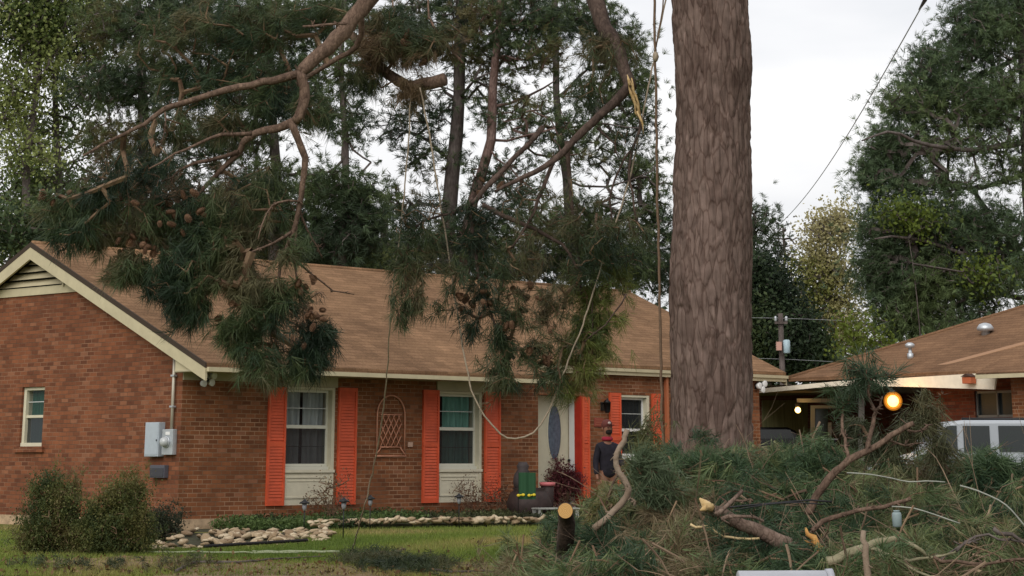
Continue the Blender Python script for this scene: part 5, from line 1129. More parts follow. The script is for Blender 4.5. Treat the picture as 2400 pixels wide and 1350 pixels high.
shrub('leafy_shrub', 'tall loose olive green shrub at the far left below the gable window', 125, 1296, 130, 190, 300, SG, lobes=[(135, 1172, 54, 36, 170), (115, 1235, 66, 48, 240), (85, 1268, 50, 28, 90), (170, 1258, 56, 40, 160), (115, 1140, 30, 24, 36)], K=30)
shrub('leafy_shrub', 'rounder green shrub below the electric boxes', 285, 1298, 140, 190, 300, SG[:3]+[(.13, .12, .04)], lobes=[(288, 1178, 60, 38, 180), (280, 1235, 74, 44, 240), (235, 1215, 40, 44, 70), (215, 1262, 50, 32, 110), (320, 1265, 46, 26, 90), (240, 1255, 60, 36, 140), (318, 1145, 28, 24, 36)], K=30)
shrub('low_shrub', 'low dark mounded shrub at the left tip of the stone bed', 372, 1268, 90, 50, 160, [(.02, .03, .018), (.035, .045, .025), (.05, .05, .03)], lobes=[(372, 1244, 44, 22, 240)], K=26, size=.02, stems=6)
RB = [(.10, .06, .035), (.20, .13, .08), (.36, .29, .19), (.10, .11, .05)]
shrub('rose_bush', 'brown twiggy rose bush before the first cream window panel', 775, 1234, 130, 95, 60, RB, lobes=[(765, 1150, 40, 30, 46), (790, 1185, 40, 26, 44), (740, 1170, 28, 20, 24), (800, 1120, 20, 16, 12)], K=6, size=.022, rmin=.005, stems=16)
shrub('rose_bush', 'leafless reddish rose bush right of the second window panel', 1110, 1224, 130, 90, 60, [(.12, .05, .03), (.16, .08, .05), (.2, .12, .07)], lobes=[(1110, 1150, 38, 24, 44), (1140, 1170, 36, 24, 40), (1080, 1140, 26, 22, 18), (1110, 1180, 44, 18, 40)], K=6, size=.020, rmin=.005, stems=18)
shrub('rose_bush', 'small brown bush against the wall left of the door pots', 1178, 1222, 70, 60, 40, [(.09, .05, .03), (.14, .07, .04)], lobes=[(1178, 1165, 34, 26, 60)], K=8, size=.02, rmin=.005)
shrub('potted_plant', 'dark burgundy leaved plant in front of the door', 1325, 1216, 80, 90, 60, [(.09, .02, .025), (.16, .04, .05), (.12, .09, .05)], lobes=[(1320, 1140, 34, 30, 110), (1340, 1130, 20, 22, 50), (1300, 1115, 30, 26, 60), (1290, 1165, 30, 16, 50)], K=14, size=.03, cat='plant')
# ground cover: stuff
def cover(name, label, region, n, pal, seed, hmax=.22, size=.03, K=5):
    r = np.random.default_rng(seed); T_ = []
    x0, x1, Y0, Y1 = region
    for _ in range(n):
        x, y = r.uniform(x0, x1), r.uniform(Y0, Y1); w_ = LW(x, y, 0); h = r.uniform(.02, hmax)*(.6+.8*abs(noise.noise(Vector((x*.8, y, 2)))))
        pxx = 1200+w_.x/w_.y*5390
        if x > 3.2 and w_.y < edge_d(pxx)+.15: continue
        T_.append((w_.x, w_.y, (.56 if x < 3.2 else .64)+h))
    T_ = np.array(T_); V = leaves(T_, K, .08, size, r); tag(tri_mesh(name, V, M_LEAF, col=colours(len(T_), K*4, pal, C=T_, sc=1.5), k=4), label, None, None, 'stuff')
cover('ground_cover', 'green leafy ground cover along the foot of the wall under the windows', (.6, 4.2, -2.0, -.1), 3600, [(.03, .05, .018), (.06, .10, .03), (.10, .15, .045)], 3, .20)
cover('ground_cover', 'dark low ground cover at the wall foot towards the door', (4.0, 9.6, -2.4, -.1), 3600, [(.03, .035, .016), (.055, .06, .028), (.085, .10, .035)], 4, .12)
# ------------------------------------------------------------------ stones
M_STONE = bpy.data.materials.new('field_stone'); M_STONE.use_nodes = True
def _stone():
    t = M_STONE.node_tree; b = t.nodes['Principled BSDF']; N = t.nodes.new; K = t.links.new
    oi = N('ShaderNodeObjectInfo'); rp = N('ShaderNodeValToRGB'); e = rp.color_ramp.elements; e[0].color = (.20, .13, .075, 1); e[1].color = (.60, .50, .35, 1); q = e.new(.45); q.color = (.38, .28, .17, 1)
    K(oi.outputs['Random'], rp.inputs[0]); tc = N('ShaderNodeTexCoord'); nz = N('ShaderNodeTexNoise'); nz.inputs['Scale'].default_value = 14; nz.inputs['Detail'].default_value = 5; K(tc.outputs['Object'], nz.inputs['Vector'])
    r2 = N('ShaderNodeValToRGB'); r2.color_ramp.elements[0].position = .3; r2.color_ramp.elements[0].color = (.6, .58, .55, 1); r2.color_ramp.elements[1].position = .65; r2.color_ramp.elements[1].color = (1.1, 1.1, 1.1, 1); K(nz.outputs[0], r2.inputs[0])
    ml = N('ShaderNodeMixRGB'); ml.blend_type = 'MULTIPLY'; ml.inputs[0].default_value = 1; K(rp.outputs[0], ml.inputs[1]); K(r2.outputs[0], ml.inputs[2]); K(ml.outputs[0], b.inputs['Base Color']); b.inputs['Roughness'].default_value = .9
_stone()
stone_meshes = []
for i in range(7):
    m = MB(); m.ball((0, 0, 0), (1, .7, .34), 8, 6, .24, i+20); o = m.build('stone', M_STONE); stone_meshes.append(o.data); bpy.data.objects.remove(o)
bed_lo = lambda a: 1290-(a-330)*.0 if a < 430 else 1290-(a-430)*.062
def top_line(a): return 1288-(a-335)*.52 if a < 425 else 1241
rs = random.Random(8); NST = 0
LBS = {'bed': 'tan fieldstone in the wide stone bed left of the lawn', 'heap': 'pale tan stone in the small heap where the border turns', 'edge': 'pale stone in the thin border strip behind the lawn'}
GRP = {'bed': 'stones of the wide bed', 'heap': 'stones of the heap at the border turn', 'edge': 'stones of the thin lawn border'}
def put_stone(p, kind, s):
    global NST
    o = bpy.data.objects.new('stone', stone_meshes[rs.randrange(7)]); COL.objects.link(o); o.location = p; o.rotation_euler = (rs.gauss(0, .25), rs.gauss(0, .25), rs.uniform(0, 6.28)); o.scale = (s*rs.uniform(.8, 1.3),)*3
    tag(o, LBS[kind], 'stone', GRP[kind]); NST += 1
mound = MB()
def bedpos(a, b, lo, hi):
    g0 = G(a, lo); f = (lo-b)/max(1, lo-hi); return P(a, b, g0.y+2.2*f)
cols_ = list(range(335, 725, 15)); vs = []
for a in cols_:
    lo, hi = bed_lo(a), top_line(a)
    for q in (0, .5, 1): p = bedpos(a, lo+(hi-lo)*q, lo, hi); vs.append((p.x, p.y, p.z-.05))
    p = G(a, lo); f = bedpos(a, hi, lo, hi); vs.append((f.x, f.y+.6, .5))
mound.add(vs, [(i*4+k, (i+1)*4+k, (i+1)*4+k+1, i*4+k+1) for i in range(len(cols_)-1) for k in range(3)], True)
tag(mound.build('stone_bed_soil', M_SOIL), kind='structure')
for i in range(176):
    a = 340+380*math.sqrt(rs.random())if rs.random() < .3 else rs.uniform(345, 720); lo, hi = bed_lo(a), top_line(a); b = rs.uniform(hi, lo); put_stone(bedpos(a, b, lo, hi), 'bed', rs.uniform(.055, .095))
for i in range(48):
    f = rs.random(); b = 1218+50*f; a = rs.uniform(722+8*f, 800-40*f*f); g0 = G(a, 1268); put_stone(P(a, b, g0.y+2.6*(1-f)), 'heap', rs.uniform(.06, .085))
for i in range(76):
    a = 795+520*(i+rs.random()*.6)/76; b = 1225-(a-795)*.014+rs.uniform(-5, 4); put_stone(P(a, b, edge_d(a)-.12)+Vector((0, 0, .01)), 'edge', rs.uniform(.075, .105))
e = MB(); pts = [G(a, bed_lo(a)+2)+Vector((0, -.05, .05)) for a in range(480, 726, 12)]; e.tube(pts, .026, 6); tag(e.build('landscape_edging', mat('black_edging', (.012, .01, .01), .7)), 'black plastic edging strip along the front of the stone bed', 'edging')
# ------------------------------------------------------------------ path lights, flag, pots
def path_light(label, px, py_head, d, hh=None):
    p = P(px, py_head, d); gz = ground_z(p.x, p.y); o = thing('path_light', label, 'garden light', (p.x, p.y, gz), 0, 'solar path lights in the beds'); H = p.z-gz
    m = MB(); m.tube([(0, 0, 0), (0, 0, H-.10)], .010, 6); m.build('stake', M_BLACK, o)
    m = MB(); m.lathe((0, 0, H-.10), [(.02, -.04), (.035, 0), (.04, .07)], 12); m.build('lens', mat('frosted_lens', (.25, .25, .27), .3), o)
    m = MB(); m.lathe((0, 0, H-.03), [(.085, 0), (.08, .02), (.03, .05), (.015, .07)], 14); m.build('lamp_cap', M_BLACK, o)
path_light('black path light in front of the first cream panel', 714, 1176, 37.5); path_light('tall black path light at the corner of the stone heap', 806, 1172, 35.5)
path_light('black path light beside the hanging rope near the wall', 868, 1166, 40); path_light('black path light among the leafless roses at the second panel', 1076, 1162, 41)
# garden flag, planters, pots
gp = P(1240, 1170, 44.5); gp.z = .56
o = thing('planter_pot', 'big dark rounded planter standing before the brick left of the door', 'planter', gp)
Hp = P(1240, 1083, 44.5).z-.56
m = MB(); m.lathe((0, 0, 0), [(.26, 0), (.40, .12), (.44, .35), (.36, .55), (.30, .60), (.33, .64), (.25, .64), (.22, .5)], 24); m.build('pot', mat('dark_pot', (.035, .022, .02), .6, var=.3), o)
m = MB(); m.lathe((-.12, 0, .6), [(.16, 0), (.19, .15), (.17, .28), (.10, .38), (.12, Hp-.68), (.08, Hp-.6)], 16); m.build('urn', mat('dark_urn', (.05, .04, .04), .7), o)
gp2 = P(1232, 1150, 43.2); gp2.z = .56
o = thing('garden_flag', 'small green and black garden flag with yellow bows on a wire stand', 'flag', gp2)
m = MB(); m.tube([(-.14, 0, 0), (-.14, 0, .95), (.2, 0, .95)], .008, 6); m.build('wire_stand', M_BLACK, o)
m = MB(); n = 14; vs = []
for i in range(n+1): x = -.13+.32*i/n; y = .02*math.sin(i*.9); vs += [(x, y, .45), (x, y-.01, .93)]
m.add(vs, [(2*i, 2*i+2, 2*i+3, 2*i+1) for i in range(n)], True); m.build('flag_cloth', mat('flag_green', (.02, .07, .03), .8), o)
for q in (-.09, .11):
    m = MB(); m.ball((q-.045, -.04, .52), (.035, .012, .026), 8, 6); m.ball((q+.045, -.04, .53), (.035, .012, .026), 8, 6); m.ball((q, -.05, .525), (.018, .018, .018), 6, 5); m.build('yellow_bow', mat('yellow_ribbon', (.65, .50, .03), .5), o)
gp3 = P(1305, 1180, 44); gp3.z = .56
o = thing('porch_bench', 'low white slatted garden bench tucked under the door plants', 'bench', gp3, R(20))
for i in range(4): m = MB(); m.box(-.45, .4, -.2+.1*i, -.13+.1*i, .26, .285); m.build('slat', mat('weathered_white', (.38, .38, .35), .7), o)
for a, b in ((-.4, -.15), (.35, -.15), (-.4, .15), (.35, .15)): m = MB(); m.box(a-.03, a+.03, b-.03, b+.03, 0, .258); m.build('leg', _mats['weathered_white'], o)
gp4 = P(1283, 1128, 45.2); gp4.z = .56
o = thing('pink_planter', 'small pink edged planter left of the front door', 'planter', gp4)
zt4 = P(1280, 1124, 45.2).z-.56
m = MB(); m.lathe((0, 0, 0), [(.10, 0), (.13, zt4-.12), (.10, zt4-.1)], 14); m.build('pot', mat('dark_pot', (.03, .02, .02), .6), o); m = MB(); m.lathe((0, 0, zt4-.12), [(.15, 0), (.16, .07), (.13, .07), (.12, .03)], 16); m.build('rim', mat('pink_plastic', (.55, .16, .17), .5), o)
# white blossoms by the edge
# ------------------------------------------------------------------ poles and sticks on the lawn
def stick(label, pix, r0, r1, m_=None, name='stick', cat='stick', lift=.03, group=None, d=None):
    pts = [G(a, b)+Vector((0, 0, lift)) for a, b in pix] if d is None else [P(a, b, d[i] if hasattr(d, '__len__') else d) for i, (a, b) in enumerate(pix)]
    l, rr = smooth_line(pts, [r0+(r1-r0)*i/(len(pts)-1) for i in range(len(pts))], .12, r0*.25, len(label)); mb = MB(); mb.tube(l, rr, 8, True, .08, 3); o = mb.build(name, m_ or M_BARKB); return tag(o, label, cat, group)
M_PVC = mat('pale_pole', (.27, .30, .18), .5, var=.1)
stick('long pale green pole lying on the grass left of centre', [(330, 1298), (500, 1300), (700, 1301)], .012, .012, M_PVC, 'lawn_pole', 'pole')
stick('shorter pale pole lying on the lawn below the stone heap', [(590, 1297), (700, 1298), (795, 1299)], .018, .018, M_PVC, 'lawn_pole', 'pole')
stick('thin pale stick across the bare earth', [(450, 1322), (560, 1323), (660, 1314), (760, 1309)], .018, .008, M_BARKG)
stick('bent grey stick at the bottom left on the bare earth', [(412, 1346), (440, 1330), (470, 1322), (540, 1322)], .022, .012, M_BARKG)
stick('dark stick in the shade below the lawn', [(860, 1306), (920, 1300), (950, 1292)], .03, .012, M_BARKB)
stick('pale forked twig lying at the bottom centre', [(1172, 1312), (1200, 1330), (1240, 1342), (1280, 1352)], .018, .012, M_BARKG)
stick('second low twig at the bottom centre of the photo', [(1005, 1340), (1060, 1346), (1130, 1345), (1180, 1348)], .016, .01, M_BARKG)
# fallen leaf litter on the lawn: stuff
r = np.random.default_rng(4); T_ = []
for _ in range(900):
    a, b = r.uniform(0, 1480), 1352-abs(r.normal(0, 1))*26
    q = G(a, b); T_.append((q.x, q.y, q.z+.02))
T_ = np.array(T_); V = leaves(T_, 2, .05, .035, r); tag(tri_mesh('leaf_litter', V, M_LEAF, col=colours(len(T_), 8, [(.05, .03, .015), (.16, .09, .04), (.26, .18, .09)]), k=4), 'scattered dead leaves and chips on the lawn', None, None, 'stuff')
# needle debris at bottom centre: stuff
T_ = []
for cx, cy, rx, ry, n in ((870, 1318, 90, 18, 130), (960, 1335, 110, 16, 150), (1250, 1318, 80, 24, 130), (1330, 1300, 60, 40, 150), (430, 1330, 90, 12, 30), (200, 1335, 180, 12, 40)):
    for _ in range(n):
        a, b = cx+r.normal(0, .5)*rx, cy+r.normal(0, .5)*ry; q = G(a, max(b, 1245)); T_.append((q.x, q.y, q.z+r.uniform(.02, .12)))
T_ = np.array(T_); V = tufts(T_, r.normal(0, 1, T_.shape)+np.array([0, 0, .5]), 26, .16, .008, 1.0, .1, r); tag(tri_mesh('pine_needle_debris', V, M_NEEDLE, col=colours(len(T_), 78, [(.03, .045, .022), (.055, .075, .03), (.09, .085, .04)], C=T_)), 'scattered pine needle sprays fallen on the lawn', None, None, 'stuff')
# ------------------------------------------------------------------ mailbox
mb0 = P(1838, 1338, 12.5); mb0.z = 0
MBX = thing('mailbox', 'pale silver curbside mailbox top at the bottom edge in front of the brush', 'mailbox', mb0, R(4))
x0, x1 = P(1728, 1340, 12.5).x-mb0.x, P(1936, 1340, 12.5).x-mb0.x; zt = P(1838, 1337, 12.5).z; R_ = .085; n = 14
def arch_sec(x, r_, zc): return [(x, -r_, zc-.11)]+[(x, -r_*math.cos(math.pi*k/n), zc+r_*math.sin(math.pi*k/n)) for k in range(n+1)]+[(x, r_, zc-.11)]
m = MB(); a = arch_sec(x0, R_, zt-R_); b = arch_sec(x1, R_, zt-R_); k_ = len(a); m.add(a+b, [(i, (i+1) % k_, k_+(i+1) % k_, k_+i) for i in range(k_)]+[tuple(range(k_-1, -1, -1)), tuple(range(k_, 2*k_))], True)
o = m.build('box', mat('mailbox_paint', (.42, .43, .47), .35, .3, var=.05), MBX, bevel=.004)
m = MB(); a = arch_sec(x1+.001, R_+.008, zt-R_); b = arch_sec(x1+.035, R_+.010, zt-R_); m.add(a+b, [(i, (i+1) % k_, k_+(i+1) % k_, k_+i) for i in range(k_)]+[tuple(range(k_-1, -1, -1)), tuple(range(k_, 2*k_))], True); m.build('door', _mats['mailbox_paint'], MBX)
m = MB(); m.box(-.05, .05, -.05, .05, 0, zt-R_-.115); m.build('post', M_BARKG, MBX)
# ------------------------------------------------------------------ person
def skin(name, verts, edges, radii, m_, parent, root=0, sub=2):
    me = bpy.data.meshes.new(name); me.from_pydata(verts, edges, []); me.materials.append(m_); o = bpy.data.objects.new(name, me); COL.objects.link(o); o.parent = parent
    s_ = o.modifiers.new('skin', 'SKIN'); s_.use_smooth_shade = True
    for i, v in enumerate(me.skin_vertices[0].data): r_ = radii[i]; v.radius = r_ if hasattr(r_, '__len__') else (r_, r_); v.use_root = (i == root)
    u = o.modifiers.new('sub', 'SUBSURF'); u.levels = sub; u.render_levels = sub; return o
pp = P(1424, 1100, 39.5); pp.z = ground_z(0, 39.5)
PR = thing('person', 'person in a dark jacket and red cap standing behind the brush near the door', 'person', pp, R(22))
M_SKINP = mat('skin_brown', (.20, .09, .055), .6); M_JACK = mat('navy_jacket', (.010, .008, .014), .8, var=.3, scale=12, bump=.5, bscale=14); M_PANT = mat('khaki_trousers', (.17, .13, .06), .9, var=.2, bump=.5, bscale=12)
# body faces -y (towards the camera), slightly turned
V_ = [(0, 0, .95), (0, .0, 1.15), (0, 0, 1.38), (0, .0, 1.50), (0, -.01, 1.58), (0, -.015, 1.68), (0, -.01, 1.76),
      (-.15, .01, 1.36), (-.215, .02, 1.12), (-.225, -.05, .90), (-.225, -.09, .82), (.15, .01, 1.36), (.24, .0, 1.14), (.235, -.16, 1.03), (.21, -.24, 1.00),
      (-.09, 0, .88), (-.10, 0, .48), (-.10, .02, .09), (-.105, -.14, .04), (.09, 0, .88), (.11, -.03, .48), (.12, .0, .09), (.13, -.15, .04)]
E_ = [(0, 1), (1, 2), (2, 3), (3, 4), (4, 5), (5, 6), (2, 7), (7, 8), (8, 9), (9, 10), (2, 11), (11, 12), (12, 13), (13, 14), (0, 15), (15, 16), (16, 17), (17, 18), (0, 19), (19, 20), (20, 21), (21, 22)]
R__ = [(.12, .09), (.12, .09), (.11, .08), .05, (.075, .085), (.085, .10), (.07, .08), .05, .038, .028, (.04, .022), .05, .038, .028, (.04, .022), .085, .058, .042, (.045, .035), .085, .058, .042, (.045, .035)]
skin('body', V_, E_, R__, M_SKINP, PR)
for sd, hx, hy, hz in ((-1, -.225, -.10, .80), (1, .20, -.27, .985)):
    for i, (dx, ln) in enumerate(((-.027, .055), (-.009, .066), (.009, .062), (.027, .048))):
        skin('finger', [(hx+dx, hy, hz), (hx+dx, hy-.015, hz-ln*.5), (hx+dx, hy-.035, hz-ln*.85)], [(0, 1), (1, 2)], [.0095, .009, .007], M_SKINP, PR, 0, 1)
    skin('thumb', [(hx-.03*sd, hy, hz+.03), (hx-.045*sd, hy-.03, hz+.0), (hx-.04*sd, hy-.05, hz-.025)], [(0, 1), (1, 2)], [.011, .010, .008], M_SKINP, PR, 0, 1)
VJ = [(0, 0, .83), (0, .0, 1.0), (0, .0, 1.2), (0, 0, 1.38), (0, 0, 1.47), (-.155, .01, 1.37), (-.215, .02, 1.12), (-.225, -.05, .90), (.155, .01, 1.37), (.24, .0, 1.14), (.235, -.16, 1.03)]
EJ = [(0, 1), (1, 2), (2, 3), (3, 4), (3, 5), (5, 6), (6, 7), (3, 8), (8, 9), (9, 10)]
skin('jacket', VJ, EJ, [(.17, .13), (.155, .125), (.165, .125), (.14, .10), (.07, .07), .075, .058, .045, .075, .058, .045], M_JACK, PR)
skin('trousers', [(0, 0, .92), (-.085, 0, .78), (-.105, 0, .48), (-.105, .02, .10), (.085, 0, .78), (.115, -.03, .48), (.125, .0, .10)], [(0, 1), (1, 2), (2, 3), (0, 4), (4, 5), (5, 6)], [(.165, .12), (.11, .10), .08, .06, (.11, .10), .08, .06], M_PANT, PR)
m = MB(); m.lathe((0, 0, 1.47), [(.085, 0), (.10, .02), (.095, .05), (.075, .07), (.06, .06)], 16); m.build('red_collar', mat('red_cloth', (.25, .012, .03), .8), PR)
m = MB(); m.ball((0, .01, 1.73), (.095, .112, .10), 16, 10); m.v = [v for v in m.v]; m.add([(math.cos(t)*.085, -.09-.10*abs(math.sin(t)), 1.735-.012*abs(math.sin(t))) for t in np.linspace(math.pi, 2*math.pi, 11)]+[(math.cos(t)*.085, -.09-.10*abs(math.sin(t)), 1.745-.012*abs(math.sin(t))) for t in np.linspace(2*math.pi, math.pi, 11)], [tuple(range(22))])
m.build('cap', mat('dark_red_cap', (.10, .025, .02), .8), PR); m = MB(); m.ball((0, -.095, 1.765), (.03, .012, .022), 8, 6); m.build('cap_patch', mat('cap_patch', (.4, .33, .3), .7), PR)
m = MB(); m.ball((0, -.075, 1.615), (.062, .05, .045), 12, 8); m.build('beard', mat('dark_hair', (.012, .008, .006), .9), PR)
m = MB(); m.ball((0, -.125, 1.665), (.014, .02, .022), 8, 6); m.build('nose', M_SKINP, PR)
for q in (-.032, .032): m = MB(); m.ball((q, -.108, 1.69), (.012, .01, .007), 8, 6); m.build('eye', M_BLACK, PR)
for q in (-.09, .09): m = MB(); m.ball((q, .0, 1.665), (.012, .02, .03), 8, 6); m.build('ear', M_SKINP, PR)
for q in (-.105, .125): m = MB(); m.ball((q, -.06, .045), (.055, .14, .05), 12, 8); m.build('shoe', M_BLACK, PR)
# ------------------------------------------------------------------ the brush heap: an uncountable mass of cut boughs
TOP = [(1240, 1360), (1300, 1305), (1350, 1262), (1420, 1222), (1480, 1160), (1530, 1110), (1600, 1085), (1700, 1072), (1790, 1062), (1860, 1085), (1950, 1095), (2040, 1085), (2120, 1090), (2200, 1100), (2300, 1105), (2400, 1115), (2560, 1110)]
def top_y(px): return float(np.interp(px, [a for a, _ in TOP], [b for _, b in TOP]))
def pile_pt(px, f):                      # f 0 at the foot in front, 1 at the crest
    ty = top_y(px); py = 1400+(ty-1400)*f; d = 16.6+4.6*f+.3*noise.noise(Vector((px*.01, f*3, 1))); return P(px, py, d), d
r = np.random.default_rng(21)
# dark twig litter body under the boughs
core = MB(); cs = list(range(1250, 2620, 45)); fs = [0, .2, .4, .6, .8, 1]; vs = []
for a in cs:
    for f in fs:
        p, _ = pile_pt(a, f); vs.append((p.x, p.y+.30, max(p.z-.22, .1)+.05*noise.noise(Vector((a*.05, f*9, 0)))))
    p, _ = pile_pt(a, 1); vs.append((p.x, p.y+1.6, .2))
nf = len(fs)+1
core.add(vs, [(i*nf+k, (i+1)*nf+k, (i+1)*nf+k+1, i*nf+k+1) for i in range(len(cs)-1) for k in range(nf-1)], True)
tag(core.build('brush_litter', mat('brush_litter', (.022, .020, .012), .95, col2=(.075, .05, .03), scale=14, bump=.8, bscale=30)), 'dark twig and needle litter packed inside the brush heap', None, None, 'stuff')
SA_, SB_, SR, SR2, TC, TD, TT = [], [], [], [], [], [], []
NB = 760
for i in range(NB):
    f = r.uniform(0, 1)**.8; a = r.uniform(1245, 2580)
    p, d = pile_pt(a, f); p = np.array(p)+r.normal(0, .06, 3)
    dr_ = np.array([r.normal(0, 1), -abs(r.normal(.2, .5)), r.normal(.05, .45)]); dr_ /= np.linalg.norm(dr_); L_ = r.uniform(.4, 1.0)
    if f > .85: dr_[2] = abs(dr_[2])*.6; L_ *= .6
    n = 7; prev = p-dr_*L_*.5; curve = r.normal(0, .12, 3); tone = noise.noise(Vector((a*.006, f*3, 7)))
    for k in range(1, n+1):
        t = k/n; q = p-dr_*L_*.5+dr_*L_*t+curve*math.sin(math.pi*t)+np.array([0, 0, -.08*t*t]); SA_.append(prev); SB_.append(q); SR.append(.006*(1.15-t)+.002); SR2.append(.006*(1.15-(k+1)/n)+.002)
        if k > 1:
            for _ in range(2): TC.append(q+r.normal(0, .03, 3)); dv_ = dr_*1.0+r.normal(0, .45, 3); TD.append(dv_); TT.append(tone+r.normal(0, .18))
        prev = q
TC, TD, TT = np.array(TC), np.array(TD), np.array(TT)
K = 34; V = tufts(TC, TD, K, .18, .0070, .8, .15, r, stem=.14)
PALP = np.array([(.042, .074, .038), (.075, .120, .052), (.115, .160, .068), (.155, .190, .078), (.19, .20, .095), (.18, .14, .08)])
k = np.clip(TT*1.5+.42, 0, .999)*(len(PALP)-1); ii = k.astype(int); ff = (k-ii)[:, None]; cc_ = PALP[ii]*(1-ff)+PALP[np.minimum(ii+1, 5)]*ff
tag(tri_mesh('pine_brush', V, M_NEEDLE, col=np.repeat(cc_, K*3, 0)), 'big heap of cut green pine boughs filling the lower right', None, None, 'stuff')
tag(tri_mesh('brush_twigs', seg_tubes(SA_, SB_, SR, SR2, 5), M_TWIG, k=4), 'tangle of bough stems and twigs inside the brush heap', None, None, 'stuff')
# small bare twigs and pale chips scattered on the heap
A_, B_, ra_, rb_ = [], [], [], []
for i in range(900):
    f = r.uniform(0, 1)**.9; a = r.uniform(1290, 2560); p, _ = pile_pt(a, f); p = np.array(p)+np.array([0, -.15, .03])+r.normal(0, .06, 3); v = r.normal(0, 1, 3)*np.array([1, .5, .6]); L_ = abs(r.normal(0, .24))+.06; v *= L_/np.linalg.norm(v); r0 = r.uniform(.0015, .006)
    m_ = 5
    for k in range(m_):
        q = p+v/m_; A_.append(p); B_.append(q); ra_.append(r0*(1-k*.13)); rb_.append(r0*(1-(k+1)*.13)); p = q
        if k == 2 and r.uniform() < .5: w2 = v*.35+r.normal(0, .05, 3); A_.append(p); B_.append(p+w2); ra_.append(r0*.6); rb_.append(r0*.3)
        v = v+r.normal(0, .22, 3)*L_
for i in range(95):
    f = r.uniform(0, .95); a = r.uniform(1320, 2560); p, _ = pile_pt(a, f); p = np.array(p)+np.array([0, -.17, .04]); v = r.normal(0, 1, 3)*np.array([1, .35, .38]); L_ = r.uniform(.35, .9); v *= L_/np.linalg.norm(v); p = p-v*.5; r0 = r.uniform(.006, .012); kk_ = 9
    for k in range(kk_):
        q = p+v/kk_; A_.append(p); B_.append(q); ra_.append(r0*(1-k*.08)); rb_.append(r0*(1-(k+1)*.08)); p = q
        if r.uniform() < .4: w2 = v*.12+r.normal(0, .06, 3); A_.append(p); B_.append(p+w2); ra_.append(r0*.45); rb_.append(r0*.2); A_.append(p+w2); B_.append(p+w2*1.9+r.normal(0, .02, 3)); ra_.append(r0*.2); rb_.append(r0*.12)
        v = v+r.normal(0, .09, 3)*L_
tag(tri_mesh('loose_twigs', seg_tubes(A_, B_, ra_, rb_, 5), mat('pale_twig', (.10, .065, .045), .9, col2=(.28, .20, .135), scale=1.5), k=4), 'short pale broken twigs strewn over the brush heap', None, None, 'stuff')
T_ = []
for i in range(420): p, _ = pile_pt(r.uniform(1290, 2560), r.uniform(0, 1)**.9); T_.append(np.array(p)+np.array([0, -.16, .03])+r.normal(0, .05, 3))
tag(tri_mesh('wood_chips', leaves(np.array(T_), 1, .02, .022, r), M_LEAF, col=colours(len(T_), 4, [(.20, .12, .06), (.38, .27, .13), (.55, .44, .28)]), k=4), 'pale wood chips and bark flakes on the brush heap', None, None, 'stuff')
# ------------------------------------------------------------------ limbs one can tell apart
M_BARKL = bark_mat('log_bark', (.09, .058, .045), (.24, .175, .14), (.35, .3, .28), 2.5, 30, .5)
def dlimb(label, polys, clusters=None, pal=None, d=18.5, bark=None, name='cut_limb', stubs=12, **kw):
    return limb(name, label, d, polys, clusters, pal or [(.03, .05, .025), (.06, .085, .035), (.10, .11, .045)], bark=bark, cat='cut limb', stubs=stubs, **kw)
dlimb('curving bare grey limb standing up in front of the person', [([(1472, 1008), (1462, 1035), (1447, 1060), (1445, 1090), (1462, 1125), (1470, 1145), (1455, 1180), (1425, 1215), (1392, 1240)], .020, .028, 0, 0), ([(1466, 1140), (1480, 1165), (1490, 1185)], .010, .005, 0, 0)], d=18.4, bark=mat('pale_limb_bark', (.17, .12, .085), .9, col2=(.26, .20, .15), scale=5, bump=.5))
dlimb('long red brown forked limb leaning up right toward the amber lamp', [([(1898, 1205), (1905, 1180), (1925, 1145), (1960, 1105), (1990, 1082), (2030, 1056), (2075, 1030), (2110, 1010), (2142, 992)], .034, .020, 0, -.2), ([(1990, 1080), (1985, 1045), (1974, 1010), (1976, 965)], .016, .011, 0, .2), ([(2033, 1053), (2038, 1020), (2052, 975), (2048, 955), (2035, 930), (2028, 900)], .020, .010, 0, .3), ([(2050, 965), (2062, 950), (2068, 930)], .012, .008, .1, .2), ([(2085, 1035), (2120, 1042), (2165, 1038)], .009, .005, -.1, 0), ([(2130, 1008), (2160, 1008), (2185, 995)], .010, .006, -.1, .1)],
      [(1978, 940, 20, 20, 5, .2), (2028, 890, 26, 14, 5, .3)], [(.04, .065, .035), (.06, .09, .04)], d=18.3, stubs=50)
dlimb('smooth brown limb slanting low across the right of the heap', [([(1905, 1245), (1925, 1225), (1975, 1205), (2040, 1192), (2100, 1183), (2135, 1168)], .020, .013, 0, 0)], d=17.6, stubs=14)
lg = dlimb('thick broken log with a splintered yellow end below the trunk', [([(1655, 1182), (1690, 1205), (1740, 1228), (1790, 1250), (1850, 1282), (1900, 1312)], .040, .058, .2, .3), ([(1690, 1215), (1730, 1208), (1790, 1222)], .016, .010, 0, 0), ([(1680, 1205), (1705, 1185), (1740, 1150)], .020, .012, 0, .2)], d=17.2, bark=M_BARKL, stubs=6)
m = MB(); p = P(1650, 1180, 17.3); m.tube([P(1668, 1190, 17.36), P(1652, 1182, 17.34), P(1640, 1168, 17.32)], [.044, .034, .006], 8, True, .3, 3); m.tube([P(1655, 1190, 17.32), P(1641, 1196, 17.30)], [.03, .006], 5); m.build('split_wood', M_WOOD, lg, base=lg.location)
dlimb('pale stripped splinter lying left of the thick log', [([(1620, 1230), (1655, 1236), (1700, 1255), (1730, 1262), (1780, 1262)], .010, .008, 0, 0)], d=17.4, bark=mat('stripped_wood', (.50, .36, .17), .8, col2=(.62, .48, .28), scale=6), stubs=0)
